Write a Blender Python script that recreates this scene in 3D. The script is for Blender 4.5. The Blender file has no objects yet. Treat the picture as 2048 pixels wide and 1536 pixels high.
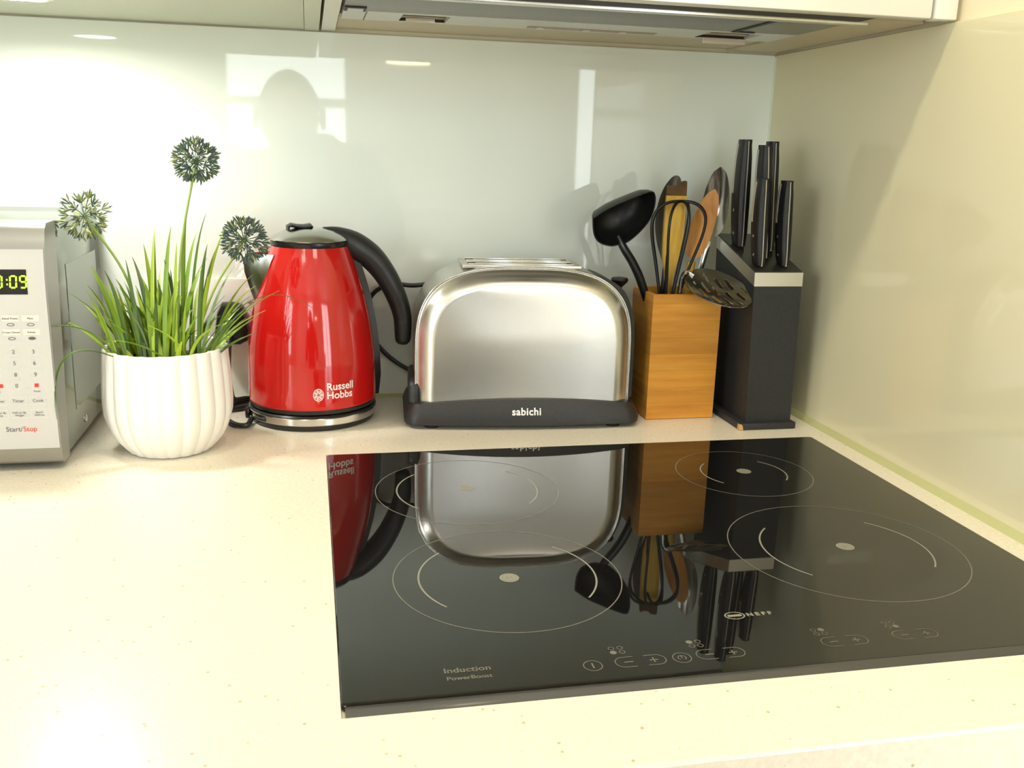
import bpy, bmesh, math, random
from mathutils import Vector, Matrix, Euler

random.seed(11)
PI = math.pi
scene = bpy.context.scene
COL = scene.collection
rad = math.radians

# ------------------------------------------------------------------ materials
def new_mat(name):
    m = bpy.data.materials.new(name)
    m.use_nodes = True
    nt = m.node_tree
    return m, nt, nt.nodes['Principled BSDF']

def M(name, col, rough=.5, metal=0., ior=1.5, coat=0., emit=None, estr=0., spec=.5, aniso=0.):
    m, nt, b = new_mat(name)
    b.inputs['Base Color'].default_value = (*col, 1)
    b.inputs['Roughness'].default_value = rough
    b.inputs['Metallic'].default_value = metal
    b.inputs['IOR'].default_value = ior
    b.inputs['Specular IOR Level'].default_value = spec
    b.inputs['Coat Weight'].default_value = coat
    b.inputs['Coat Roughness'].default_value = .03
    b.inputs['Anisotropic'].default_value = aniso
    if emit:
        b.inputs['Emission Color'].default_value = (*emit, 1)
        b.inputs['Emission Strength'].default_value = estr
    return m

def noisy(name, stops, scale, rough=.5, metal=0., stretch=(1, 1, 1), detail=4., bump=0., ior=1.5, kind='noise', coat=0.):
    """procedural: noise or voronoi through a colour ramp, on object coordinates"""
    m, nt, b = new_mat(name)
    tc = nt.nodes.new('ShaderNodeTexCoord')
    mp = nt.nodes.new('ShaderNodeMapping')
    mp.inputs['Scale'].default_value = stretch
    nt.links.new(tc.outputs['Object'], mp.inputs['Vector'])
    if kind == 'noise':
        t = nt.nodes.new('ShaderNodeTexNoise'); t.inputs['Detail'].default_value = detail
        out = t.outputs['Fac']
    else:
        t = nt.nodes.new('ShaderNodeTexVoronoi'); out = t.outputs['Distance']
    t.inputs['Scale'].default_value = scale
    nt.links.new(mp.outputs['Vector'], t.inputs['Vector'])
    r = nt.nodes.new('ShaderNodeValToRGB')
    r.color_ramp.elements[0].position = stops[0][0]; r.color_ramp.elements[0].color = (*stops[0][1], 1)
    r.color_ramp.elements[1].position = stops[-1][0]; r.color_ramp.elements[1].color = (*stops[-1][1], 1)
    for p, c in stops[1:-1]:
        e = r.color_ramp.elements.new(p); e.color = (*c, 1)
    nt.links.new(out, r.inputs['Fac'])
    nt.links.new(r.outputs['Color'], b.inputs['Base Color'])
    b.inputs['Roughness'].default_value = rough
    b.inputs['Metallic'].default_value = metal
    b.inputs['IOR'].default_value = ior
    b.inputs['Coat Weight'].default_value = coat
    if bump:
        bp = nt.nodes.new('ShaderNodeBump'); bp.inputs['Strength'].default_value = bump
        bp.inputs['Distance'].default_value = .0005
        nt.links.new(out, bp.inputs['Height']); nt.links.new(bp.outputs['Normal'], b.inputs['Normal'])
    return m

def brushed(name, col, rough, stretch, bump=.05, var=.05):
    m, nt, b = new_mat(name)
    tc = nt.nodes.new('ShaderNodeTexCoord'); mp = nt.nodes.new('ShaderNodeMapping')
    mp.inputs['Scale'].default_value = stretch
    n = nt.nodes.new('ShaderNodeTexNoise'); n.inputs['Scale'].default_value = 1; n.inputs['Detail'].default_value = 3
    nt.links.new(tc.outputs['Object'], mp.inputs['Vector']); nt.links.new(mp.outputs['Vector'], n.inputs['Vector'])
    mr = nt.nodes.new('ShaderNodeMapRange')
    mr.inputs['To Min'].default_value = rough - var; mr.inputs['To Max'].default_value = rough + var
    nt.links.new(n.outputs['Fac'], mr.inputs['Value']); nt.links.new(mr.outputs['Result'], b.inputs['Roughness'])
    b.inputs['Base Color'].default_value = (*col, 1); b.inputs['Metallic'].default_value = 1
    if bump:
        bp = nt.nodes.new('ShaderNodeBump'); bp.inputs['Strength'].default_value = bump; bp.inputs['Distance'].default_value = .0004
        nt.links.new(n.outputs['Fac'], bp.inputs['Height']); nt.links.new(bp.outputs['Normal'], b.inputs['Normal'])
    return m

def quartz(name):
    """polished cream quartz: fine pale mottling with scattered brown and white chips"""
    m, nt, b = new_mat(name)
    L = nt.links.new
    tc = nt.nodes.new('ShaderNodeTexCoord')
    def ramp(src, a, ca, z, cz):
        r = nt.nodes.new('ShaderNodeValToRGB')
        r.color_ramp.elements[0].position = a; r.color_ramp.elements[0].color = (*ca, 1)
        r.color_ramp.elements[1].position = z; r.color_ramp.elements[1].color = (*cz, 1)
        L(src, r.inputs['Fac']); return r.outputs['Color']
    n = nt.nodes.new('ShaderNodeTexNoise'); n.inputs['Scale'].default_value = 260; n.inputs['Detail'].default_value = 3
    L(tc.outputs['Object'], n.inputs['Vector'])
    base = ramp(n.outputs['Fac'], .35, (.74, .69, .575), .65, (.80, .755, .645))
    v = nt.nodes.new('ShaderNodeTexVoronoi'); v.inputs['Scale'].default_value = 130
    L(tc.outputs['Object'], v.inputs['Vector'])
    dot = ramp(v.outputs['Distance'], .10, (1, 1, 1), .2, (0, 0, 0))
    sep = nt.nodes.new('ShaderNodeSeparateColor'); L(v.outputs['Color'], sep.inputs['Color'])
    pick = ramp(sep.outputs['Red'], .80, (0, 0, 0), .84, (1, 1, 1))
    mul = nt.nodes.new('ShaderNodeMix'); mul.data_type = 'RGBA'; mul.blend_type = 'MULTIPLY'; mul.inputs[0].default_value = 1
    L(dot, mul.inputs[6]); L(pick, mul.inputs[7])
    mix = nt.nodes.new('ShaderNodeMix'); mix.data_type = 'RGBA'
    L(mul.outputs[2], mix.inputs[0]); L(base, mix.inputs[6]); mix.inputs[7].default_value = (.52, .42, .27, 1)
    L(mix.outputs[2], b.inputs['Base Color'])
    b.inputs['Roughness'].default_value = .27
    return m

GLASS_GREEN = M('back_painted_glass', (.82, .87, .805), rough=.03, ior=1.52)
GLASS_CREAM = M('back_painted_glass_cream', (.72, .67, .46), rough=.05, ior=1.5)
WALL = noisy('wall_paint', [(.3, (.78, .75, .66)), (.7, (.80, .77, .69))], 30, .7)
WARM_WALL = noisy('cream_wall_paint', [(.3, (.80, .72, .52)), (.7, (.82, .74, .55))], 30, .7)
FLOORM = noisy('floor_boards', [(.3, (.30, .21, .13)), (.7, (.42, .30, .19))], 6, .4, stretch=(1, 8, 1))
QUARTZ = quartz('cream_quartz')
SILIC = M('silicone', (.50, .50, .25), .35)
CAB = M('cabinet_gloss', (.80, .79, .72), .18)
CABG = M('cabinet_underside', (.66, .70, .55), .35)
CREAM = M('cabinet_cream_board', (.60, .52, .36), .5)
GAP = M('dark_gap', (.03, .022, .02), .6)
HOODW = M('hood_enamel', (.62, .64, .60), .3)
HOODG = noisy('hood_filter_grey', [(.4, (.235, .235, .225)), (.6, (.27, .27, .26))], 400, .4, metal=.5)
HOODT = M('hood_trim_metal', (.75, .75, .73), .25, metal=.9)
HOBG = M('black_ceramic_glass', (.006, .006, .006), .02, ior=1.75)
HOBB = M('hob_bevel', (.045, .045, .043), .12, ior=1.6)
MARK = M('hob_print', (.25, .243, .20), .4)
MARKR = M('hob_print_ring', (.17, .163, .125), .4)
MARKD = M('hob_print_dim', (.13, .126, .10), .4)
BLACKP = M('black_plastic', (.008, .008, .008), .36, spec=.35)
BLACKS = M('black_satin', (.012, .012, .0125), .27, spec=.45)
BLACKM = noisy('black_textured_plastic', [(.4, (.014, .014, .0145)), (.6, (.021, .021, .021))], 700, .45, bump=.1)
RUBBER = M('black_rubber_cable', (.012, .012, .012), .42)
STEEL = M('polished_steel', (.70, .69, .66), .14, metal=1)
STEELD = M('steel_dark', (.48, .47, .44), .22, metal=1)
BRUSH = brushed('brushed_steel', (.74, .725, .69), .27, (5, 5, 900), .0, .003)
BRUSH.node_tree.nodes['Principled BSDF'].inputs['Anisotropic'].default_value = .55
SHELL = M('satin_steel_shell', (.62, .60, .55), .30, metal=1)
RED = M('red_lacquer', (.56, .009, .008), .09, ior=1.5, coat=.35)
WHITEPRINT = M('white_print', (.86, .84, .80), .5)
CERAMIC = M('white_ceramic', (.86, .845, .82), .28)
SOIL = noisy('dark_moss', [(.4, (.03, .035, .015)), (.6, (.08, .085, .035))], 220, .9, bump=.4)
LEAF = [M('leaf_bright', (.36, .50, .035), .38), M('leaf_mid', (.19, .32, .03), .38), M('leaf_dark', (.085, .155, .03), .4), M('leaf_sage', (.20, .27, .13), .45)]
STALK = M('flower_stalk', (.30, .42, .08), .4)
BUD = [M('bud_blue_green', (.085, .125, .125), .6), M('bud_green', (.12, .175, .085), .6), M('bud_yellow', (.34, .36, .12), .6)]
BAMBOO = noisy('bamboo', [(.25, (.52, .205, .026)), (.5, (.68, .30, .040)), (.75, (.77, .38, .062))], 9, .42, stretch=(1, 1, 9), detail=5)
def add_strips(m, per_m, amount):
    """glued strips: each horizontal lath gets its own slight tone"""
    nt = m.node_tree; b = nt.nodes['Principled BSDF']; src = b.inputs['Base Color'].links[0].from_socket
    tc = nt.nodes.new('ShaderNodeTexCoord'); sx = nt.nodes.new('ShaderNodeSeparateXYZ'); nt.links.new(tc.outputs['Object'], sx.inputs[0])
    a = nt.nodes.new('ShaderNodeMath'); a.operation = 'MULTIPLY'; a.inputs[1].default_value = per_m; nt.links.new(sx.outputs['Z'], a.inputs[0])
    f = nt.nodes.new('ShaderNodeMath'); f.operation = 'FLOOR'; nt.links.new(a.outputs[0], f.inputs[0])
    w = nt.nodes.new('ShaderNodeTexWhiteNoise'); w.noise_dimensions = '1D'; nt.links.new(f.outputs[0], w.inputs['W'])
    mr = nt.nodes.new('ShaderNodeMapRange'); mr.inputs['To Min'].default_value = 1 - amount; mr.inputs['To Max'].default_value = 1 + amount * .4; nt.links.new(w.outputs['Value'], mr.inputs['Value'])
    fr_ = nt.nodes.new('ShaderNodeMath'); fr_.operation = 'FRACT'; nt.links.new(a.outputs[0], fr_.inputs[0])
    sm = nt.nodes.new('ShaderNodeMapRange'); sm.inputs['From Max'].default_value = .05; sm.inputs['To Min'].default_value = .82; nt.links.new(fr_.outputs[0], sm.inputs['Value'])
    mm = nt.nodes.new('ShaderNodeMath'); mm.operation = 'MULTIPLY'; nt.links.new(mr.outputs[0], mm.inputs[0]); nt.links.new(sm.outputs[0], mm.inputs[1])
    h = nt.nodes.new('ShaderNodeHueSaturation'); nt.links.new(src, h.inputs['Color']); nt.links.new(mm.outputs[0], h.inputs['Value']); nt.links.new(h.outputs[0], b.inputs['Base Color'])
add_strips(BAMBOO, 46, .16)
WOODY = noisy('yellow_wood', [(.3, (.60, .33, .04)), (.7, (.82, .53, .085))], 30, .45, stretch=(4, 4, .6))
WOODB = noisy('orange_wood', [(.3, (.50, .20, .028)), (.7, (.70, .33, .055))], 30, .4, stretch=(4, 4, .6))
CHAR = noisy('scorched_wood', [(.3, (.05, .025, .01)), (.7, (.16, .075, .02))], 60, .7)
SLATE = noisy('slate_black', [(.4, (.0165, .018, .020)), (.6, (.022, .0235, .0255))], 300, .5)
BLOCKTOP = M('block_top', (.028, .029, .026), .3)
KNIFE_STRIP = M('knife_strip', (.50, .455, .375), .38, metal=.35)
SPOONM = M('slotted_steel', (.40, .39, .345), .22, metal=1)
CHIP = M('bare_wood_chip', (.55, .33, .13), .6)
BAND = brushed('block_steel_band', (.74, .72, .66), .34, (500, 500, 5), .03)
MWSILVER = M('microwave_silver', (.36, .355, .335), .34, metal=.75)
MWSIDE = M('microwave_side', (.24, .26, .225), .13, metal=.9)
MWWHITE = M('microwave_panel', (.52, .515, .505), .35)
MWPRINT = M('microwave_print', (.10, .10, .10), .6)
MWTAG = M('microwave_tag', (.74, .66, .57), .6)
MWLINE = M('microwave_line', (.66, .64, .60), .6)
MWRED = M('microwave_red', (.75, .03, .03), .5)
LCD = M('clock_glass', (.006, .004, .006), .25)
LCDON = M('clock_digit', (.3, .8, .02), .5, emit=(.5, 1., .02), estr=1.6)
SOCKET = M('socket_white', (.82, .81, .76), .3)
ORANGE = M('orange_label', (.80, .30, .04), .5)
LAMPW = M('lamp_diffuser', (.9, .9, .9), .4, emit=(1., .97, .88), estr=40)
LAMPR = M('ceiling_lamp_diffuser', (.9, .9, .9), .4, emit=(1., .90, .72), estr=4)
PEND = M('pendant_glow', (.9, .8, .6), .4, emit=(1., .80, .48), estr=22)
UPVC = M('window_white', (.85, .85, .85), .35)
SKIN = M('skin', (.52, .32, .23), .5)
JACKET = noisy('jacket_cloth', [(.4, (.05, .055, .06)), (.6, (.07, .075, .085))], 80, .8)
TROUSER = noisy('trouser_cloth', [(.4, (.03, .035, .05)), (.6, (.04, .05, .07))], 80, .85)
HAIR = M('hair_dark', (.03, .022, .018), .6)

def pane_mat():
    m, nt, b = new_mat('window_pane')
    nt.nodes.remove(b)
    t = nt.nodes.new('ShaderNodeBsdfTransparent'); t.inputs['Color'].default_value = (.96, .98, .97, 1)
    g = nt.nodes.new('ShaderNodeBsdfGlossy'); g.inputs['Roughness'].default_value = .02
    mx = nt.nodes.new('ShaderNodeMixShader'); mx.inputs['Fac'].default_value = .06
    nt.links.new(t.outputs[0], mx.inputs[1]); nt.links.new(g.outputs[0], mx.inputs[2])
    nt.links.new(mx.outputs[0], nt.nodes['Material Output'].inputs['Surface'])
    return m
PANE = pane_mat()

# ------------------------------------------------------------------ mesh helpers
class MB:
    def __init__(self):
        self.v = []; self.f = []; self.mi = []
    def add(self, verts, faces, mi=0):
        o = len(self.v)
        self.v += [Vector(p) for p in verts]
        self.f += [tuple(i + o for i in f) for f in faces]
        self.mi += [mi] * len(faces)
        return self
    def box(self, x0, x1, y0, y1, z0, z1, bev=0., mi=0, seg=2):
        bm = bmesh.new()
        bmesh.ops.create_cube(bm, size=1)
        for v in bm.verts:
            v.co = Vector(((x0 + x1) / 2 + v.co.x * (x1 - x0), (y0 + y1) / 2 + v.co.y * (y1 - y0), (z0 + z1) / 2 + v.co.z * (z1 - z0)))
        if bev:
            bmesh.ops.bevel(bm, geom=list(bm.edges), offset=bev, segments=seg, affect='EDGES', profile=.5)
        return self.frombm(bm, mi)
    def frombm(self, bm, mi=0):
        bm.verts.index_update()
        self.add([v.co.copy() for v in bm.verts], [[v.index for v in f.verts] for f in bm.faces], mi)
        bm.free(); return self
    def rings(self, rings, cap0=True, cap1=True, mi=0, closed=True):
        n = len(rings[0]); V = [p for r in rings for p in r]; F = []
        for i in range(len(rings) - 1):
            for j in range(n if closed else n - 1):
                a = i * n + j; b = i * n + (j + 1) % n
                F.append((a, b, b + n, a + n))
        if cap0: F.append(tuple(reversed(range(n))))
        if cap1: F.append(tuple(range((len(rings) - 1) * n, len(rings) * n)))
        return self.add(V, F, mi)
    def lathe(self, prof, seg=48, c=(0, 0, 0), cap0=True, cap1=True, mi=0, fn=None):
        R = []
        for r, z in prof:
            R.append([Vector((c[0] + (r * (fn(2 * PI * k / seg, z) if fn else 1)) * math.cos(2 * PI * k / seg),
                              c[1] + (r * (fn(2 * PI * k / seg, z) if fn else 1)) * math.sin(2 * PI * k / seg), c[2] + z)) for k in range(seg)])
        return self.rings(R, cap0, cap1, mi)
    def tube(self, pts, r, seg=10, mi=0, flat=1., up=None):
        """round (or flattened) tube along points; r is one radius or one per point; flat scales across `up`"""
        P = [Vector(p) for p in pts]; n = len(P)
        rr = r if isinstance(r, (list, tuple)) else [r] * n
        T = [(P[min(i + 1, n - 1)] - P[max(i - 1, 0)]).normalized() for i in range(n)]
        a = Vector(up) if up else (Vector((0, 0, 1)) if abs(T[0].z) < .9 else Vector((1, 0, 0)))
        R = []
        for i in range(n):
            a = (a - T[i] * a.dot(T[i])).normalized(); b = T[i].cross(a)
            R.append([P[i] + (a * math.cos(2 * PI * k / seg) + b * math.sin(2 * PI * k / seg) * flat) * rr[i] for k in range(seg)])
        return self.rings(R, mi=mi)
    def prism(self, pts, d, mi=0):
        """extrude a closed 3-D polygon by vector d"""
        d = Vector(d); A = [Vector(p) for p in pts]
        return self.rings([A, [p + d for p in A]], mi=mi)
    def build(self, name, mats, parent=None, loc=None, smooth=35, recalc=True):
        me = bpy.data.meshes.new(name)
        me.from_pydata(self.v, [], self.f)
        for m in (mats if isinstance(mats, (list, tuple)) else [mats]): me.materials.append(m)
        for p, k in zip(me.polygons, self.mi): p.material_index = k
        if recalc:
            bm = bmesh.new(); bm.from_mesh(me)
            bmesh.ops.recalc_face_normals(bm, faces=bm.faces); bm.to_mesh(me); bm.free()
        if smooth:
            for p in me.polygons: p.use_smooth = True
            me.set_sharp_from_angle(angle=rad(smooth))
        me.update()
        o = bpy.data.objects.new(name, me); COL.objects.link(o)
        if parent: o.parent = parent
        if loc: o.location = loc
        return o

def catmull(pts, n=8):
    P = [Vector(p) for p in pts]; P = [P[0] * 2 - P[1]] + P + [P[-1] * 2 - P[-2]]; out = []
    for i in range(1, len(P) - 2):
        for k in range(n):
            t = k / n; a, b, c, d = P[i - 1], P[i], P[i + 1], P[i + 2]
            out.append(.5 * ((2 * b) + (c - a) * t + (2 * a - 5 * b + 4 * c - d) * t * t + (3 * b - a - 3 * c + d) * t ** 3))
    out.append(P[-2]); return out

def lerp1(xs, n=8):
    return [p.x for p in catmull([(x, 0, 0) for x in xs], n)]

def tag(o, label=None, cat=None, group=None, kind=None):
    if label: o['label'] = label
    if cat: o['category'] = cat
    if group: o['group'] = group
    if kind: o['kind'] = kind
    return o

def thing(name, label, cat, loc=(0, 0, 0), rz=0., group=None):
    o = bpy.data.objects.new(name, None); COL.objects.link(o)
    o.empty_display_size = .02
    o.location = loc; o.rotation_euler = (0, 0, rz)
    return tag(o, label, cat, group)

def struct(name, mb, mat, parent=None, smooth=35):
    o = mb.build(name, mat, parent, smooth=smooth)
    if not parent: o['kind'] = 'structure'
    return o

def text(s, size, align='LEFT', bold=0., spacing=1., line=1.):
    """flat lettering as (verts, faces) in x-y, from the built-in font"""
    cu = bpy.data.curves.new('lettering', 'FONT'); cu.body = s; cu.size = size; cu.align_x = align
    cu.offset = bold; cu.space_character = spacing; cu.space_line = line; cu.resolution_u = 4
    ob = bpy.data.objects.new('lettering', cu); COL.objects.link(ob)
    dg = bpy.context.evaluated_depsgraph_get(); me = ob.evaluated_get(dg).to_mesh()
    V = [v.co.copy() for v in me.vertices]; F = [tuple(p.vertices) for p in me.polygons]
    ob.evaluated_get(dg).to_mesh_clear(); bpy.data.objects.remove(ob); bpy.data.curves.remove(cu)
    return V, F

def put(mb, vf, fn, mi=0):
    V, F = vf
    return mb.add([fn(p.x, p.y) for p in V], F, mi)

def ribbon_arc(mb, c, r, w, a0, a1, z, n=64, mi=0, sx=1.):
    V = []; F = []
    for k in range(n + 1):
        a = a0 + (a1 - a0) * k / n
        for q in (r - w / 2, r + w / 2): V.append((c[0] + q * math.cos(a) * sx, c[1] + q * math.sin(a), z))
    for k in range(n): F.append((2 * k, 2 * k + 1, 2 * k + 3, 2 * k + 2))
    return mb.add(V, F, mi)

def disc(mb, c, r, z, n=24, mi=0, sx=1.):
    return mb.add([(c[0] + r * sx * math.cos(2 * PI * k / n), c[1] + r * math.sin(2 * PI * k / n), z) for k in range(n)], [tuple(range(n))], mi)

# ------------------------------------------------------------------ camera
cx, cy, cz, yaw, pitch, roll, F = -.6363, -1.277, .3374, -.2127, .2430, .0285, 1892.86
cam = bpy.data.cameras.new('camera'); camo = bpy.data.objects.new('camera', cam); COL.objects.link(camo)
R0 = Vector((math.cos(yaw), math.sin(yaw), 0)); F0 = Vector((-math.sin(yaw), math.cos(yaw), 0)); U0 = Vector((0, 0, 1))
F2 = F0 * math.cos(pitch) - U0 * math.sin(pitch); U2 = U0 * math.cos(pitch) + F0 * math.sin(pitch)
R3 = R0 * math.cos(roll) + U2 * math.sin(roll); U3 = U2 * math.cos(roll) - R0 * math.sin(roll)
mat = Matrix((R3, U3, -F2)).transposed().to_4x4(); mat.translation = (cx, cy, cz)
camo.matrix_world = mat
cam.sensor_width = 36; cam.sensor_fit = 'HORIZONTAL'; cam.lens = F / 2048 * 36
cam.clip_start = .01; cam.clip_end = 60
scene.camera = camo

# ------------------------------------------------------------------ room
FZ, CZ = -.9, 1.5
XL, XR, YR = -2.6, 2.0, -3.3
struct('floor', MB().box(XL - .1, XR + .1, YR - .1, .12, FZ - .05, FZ), FLOORM)
struct('ceiling', MB().box(XL - .1, XR + .1, YR - .1, .12, CZ, CZ + .05), WALL)
struct('wall_back', MB().box(XL - .1, XR + .1, .0065, .12, FZ, CZ), WARM_WALL)
struct('wall_right', MB().box(.0065, .12, -.90, .0065, FZ, CZ), WARM_WALL)
struct('wall_far_right', MB().box(XR, XR + .1, YR, .0065, FZ, CZ), WALL)

def wall_with_holes(name, axis, pos, th, lo, hi, holes, mat):
    """a wall with rectangular openings; axis 'y' runs along x, axis 'x' runs along y"""
    mb = MB()
    xs = sorted({lo, hi} | {h[0] for h in holes} | {h[1] for h in holes})
    for a, b in zip(xs, xs[1:]):
        zs = [(FZ, CZ)]
        for h in holes:
            if h[0] <= a and h[1] >= b: zs = [(FZ, h[2]), (h[3], CZ)]
        for z0, z1 in zs:
            if z1 - z0 < 1e-4: continue
            if axis == 'y': mb.box(a, b, pos - th, pos, z0, z1)
            else: mb.box(pos - th, pos, a, b, z0, z1)
    return struct(name, mb, mat, smooth=0)

W1 = (-1.03, -.42, -.85, 1.38); W2 = (.60, 1.55, -.85, 1.38); W_FILL = (-2.7, -1.5, .0, 1.2)
wall_with_holes('wall_rear', 'y', YR, .1, XL - .1, XR + .1, [W1, W2], WALL)
wall_with_holes('wall_left', 'x', XL, .1, YR, .0065, [W_FILL], WALL)

def window(name, axis, pos, h, bars, rail=None):
    a, b, z0, z1 = h; w = .045
    def bx(mb, u0, u1, q0, q1, d0, d1):
        if axis == 'y': mb.box(u0, u1, pos - d1, pos - d0, q0, q1)
        else: mb.box(pos - d1, pos - d0, u0, u1, q0, q1)
    fr = MB()
    for u0, u1, q0, q1 in ((a, a + w, z0, z1), (b - w, b, z0, z1), (a + w, b - w, z0, z0 + w), (a + w, b - w, z1 - w, z1)): bx(fr, u0, u1, q0, q1, .02, .07)
    for u in bars: bx(fr, u - .02, u + .02, z0 + w, z1 - w, .025, .065)
    if rail: bx(fr, a + w, b - w, rail - .02, rail + .02, .025, .065)
    o = struct(name, fr, UPVC, smooth=0)
    p = MB(); bx(p, a + w, b - w, z0 + w, z1 - w, .042, .046); p.build('pane', PANE, o, smooth=0)
    return o
window('window_1', 'y', YR, W1, [], .52)
window('window_2', 'y', YR, W2, [1.08])
window('fill_window', 'x', XL, W_FILL, [-2.1])  # unseen window, added to bring fill light from the left

# sideboard on the rear wall, seen only as a reflection in the glass
t = thing('sideboard', 'white sideboard standing behind the photographer against the rear wall', 'sideboard', (.17, YR + .22, FZ))
MB().box(-.41, .41, -.20, .20, .06, .96, .004).build('carcass', CAB, t)
MB().box(-.43, .43, -.21, .22, .96, .985, .004).build('top', UPVC, t)
for s in (-1, 1):
    d = MB().box(s * .205 - .20, s * .205 + .20, .201, .219, .07, .95, .003).build('door', CAB, t)
    MB().box(-s * .02 - .006 + s * .02 * 2, -s * .02 + .006 + s * .02 * 2, .2195, .235, .45, .58, .003).build('handle', STEEL, d)
for sx in (-.35, .35):
    MB().box(sx - .02, sx + .02, -.15, .15, 0, .06).build('plinth_foot', BLACKP, t)

# glass splashbacks
t = tag(MB().box(-2.3, -.0005, 0, .006, .002, .4735, .0008, seg=1).build('splashback', GLASS_GREEN), 'pale green glossy glass splashback behind the kettle and toaster', 'splashback')
t = tag(MB().box(0, .006, -.86, .006, .002, .4735, .0008, seg=1).build('splashback', GLASS_CREAM), 'cream glossy glass splashback on the side wall beside the knife block', 'splashback')
sb = MB(); n = 6
sb.prism([(-2.3, 0, 0), (-2.3, -.004, 0), (-2.3, -.0012, .003), (-2.3, 0, .004)], (2.3, 0, 0))
struct('trim_1', sb, SILIC)
sb = MB(); sb.prism([(0, -.86, 0), (-.006, -.86, 0), (-.0035, -.86, .0045), (0, -.86, .007)], (0, .857, 0))
struct('trim_2', sb, SILIC)
sb = MB(); sb.prism([(0, 0, .008), (-.0022, 0, .008), (0, -.0022, .008)], (0, 0, .463))
struct('trim_3', sb, M('corner_silicone', (.62, .68, .55), .4))

# ------------------------------------------------------------------ worktop, base units
YF = -.836
hx0, hx1, hy0, hy1 = -.624, -.032, -.7605, -.2505
def worktop_mesh():
    """slab with a shallow rebate that the hob is let into"""
    m = MB(); g_ = .0007; e_ = .0018
    X = [-2.3, hx0 - g_, hx1 + g_, -.0005]; Y = [YF + e_, hy0 - g_, hy1 + g_, -.0005]
    for i in range(3):
        for j in range(3):
            if (i, j) != (1, 1): m.add([(X[i], Y[j], 0), (X[i + 1], Y[j], 0), (X[i + 1], Y[j + 1], 0), (X[i], Y[j + 1], 0)], [(0, 1, 2, 3)])
    a, b, c_, d_, z = X[1], X[2], Y[1], Y[2], -.0042
    m.add([(a, c_, 0), (b, c_, 0), (b, d_, 0), (a, d_, 0), (a, c_, z), (b, c_, z), (b, d_, z), (a, d_, z)], [(0, 4, 5, 1), (1, 5, 6, 2), (2, 6, 7, 3), (3, 7, 4, 0), (4, 7, 6, 5)])
    F_ = YF; T = -.03
    P = [(F_ + e_, 0), (F_ + e_ * .3, -e_ * .3), (F_, -e_), (F_, T), (-.0005, T), (-.0005, 0)]
    for (y0, z0), (y1, z1) in zip(P, P[1:]): m.add([(-2.3, y0, z0), (-.0005, y0, z0), (-.0005, y1, z1), (-2.3, y1, z1)], [(0, 1, 2, 3)])
    for x_ in (-2.3, -.0005): m.add([(x_, y, z_) for y, z_ in P], [tuple(range(6))])
    return m
t = tag(worktop_mesh().build('worktop', QUARTZ, recalc=False), 'cream speckled quartz worktop running under everything', 'worktop')
xs = [-2.3, -1.7, -1.1, -.55, -.003]
for i, lab in enumerate(['white base cabinet at the far end of the worktop', 'white base cabinet under the microwave', 'white base cabinet below the plain stretch of worktop left of the hob', 'white base cabinet under the hob next to the side wall']):
    a, b = xs[i], xs[i + 1]
    c = thing('base_cabinet', lab, 'cabinet', ((a + b) / 2, -.4, FZ), group='base cabinets')
    h = (b - a) / 2
    MB().box(-h + .001, h - .001, -.405, .39, .1, .865).build('carcass', CAB, c)
    MB().box(-h + .001, h - .001, -.36, .39, 0, .1).build('plinth', CAB, c)
    d = MB().box(-h + .002, h - .002, -.425, -.4055, .105, .8635, .002).build('door', CAB, c)
    MB().box(-h + .05, h - .05, -.436, -.4255, .82, .832, .002).build('handle', STEEL, d)

# ------------------------------------------------------------------ induction hob
HT = .0032
hob = thing('induction_hob', 'black glass four-zone induction hob set in the cream worktop', 'hob', ((hx0 + hx1) / 2, (hy0 + hy1) / 2, -.0027))
ox, oy = hob.location.x, hob.location.y
def rrect(x0, x1, y0, y1, r, z, n=5):
    P = []
    for (qx, qy, a) in ((x1 - r, y1 - r, 0), (x0 + r, y1 - r, PI / 2), (x0 + r, y0 + r, PI), (x1 - r, y0 + r, 1.5 * PI)):
        for k in range(n + 1): P.append(Vector((qx + r * math.cos(a + k / n * PI / 2), qy + r * math.sin(a + k / n * PI / 2), z)))
    return P
g = MB(); w, d = (hx1 - hx0) / 2, (hy1 - hy0) / 2
g.rings([rrect(-w, w, -d + .011, d, .004, 0), rrect(-w, w, -d + .011, d, .004, HT - .0006), rrect(-w + .0006, w - .0006, -d + .011, d - .0006, .004, HT)])
g.build('glass', HOBG, hob, smooth=30)
b = MB(); b.prism([(-w + .002, -d + .0108, 0), (-w + .002, -d + .0108, HT - .0001), (-w + .002, -d + .003, HT - .0011), (-w + .002, -d, HT - .0024), (-w + .002, -d, 0)], (2 * w - .004, 0, 0))
b.build('front_trim', HOBB, hob)
MZ = HT + .00012
for (zx, zy, ro, ri, dx, dy) in ((-.4858, -.584, .0925, .0722, -.485, -.587), (-.4862, -.381, .0925, .0712, -.4857, -.3765), (-.1775, -.3675, .0735, .0465, -.1752, -.3635), (-.1765, -.573, .1025, .074, -.174, -.569)):
    m = MB(); c = (zx - ox, zy - oy)
    ribbon_arc(m, c, ro, .0009, 0, 2 * PI, MZ, 96, mi=1)
    ribbon_arc(m, c, ri, .0015, rad(133), rad(219), MZ, 40)
    ribbon_arc(m, c, ri, .0015, rad(-40), rad(46), MZ, 40)
    dz = (dx - ox, dy - oy)
    disc(m, dz, .0080, MZ, 28)
    m.build('zone_marking', [MARK, MARKR], hob, smooth=0)
    m = MB(); ribbon_arc(m, dz, .0058, .0006, 0, 2 * PI, MZ + .0001, 28)
    put(m, text('IH', .006, 'CENTER', .0001), lambda x, y: (dz[0] + x, dz[1] + y - .002, MZ + .0001))
    m.build('zone_emblem', MARKR, hob, smooth=0)
m = MB()
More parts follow.
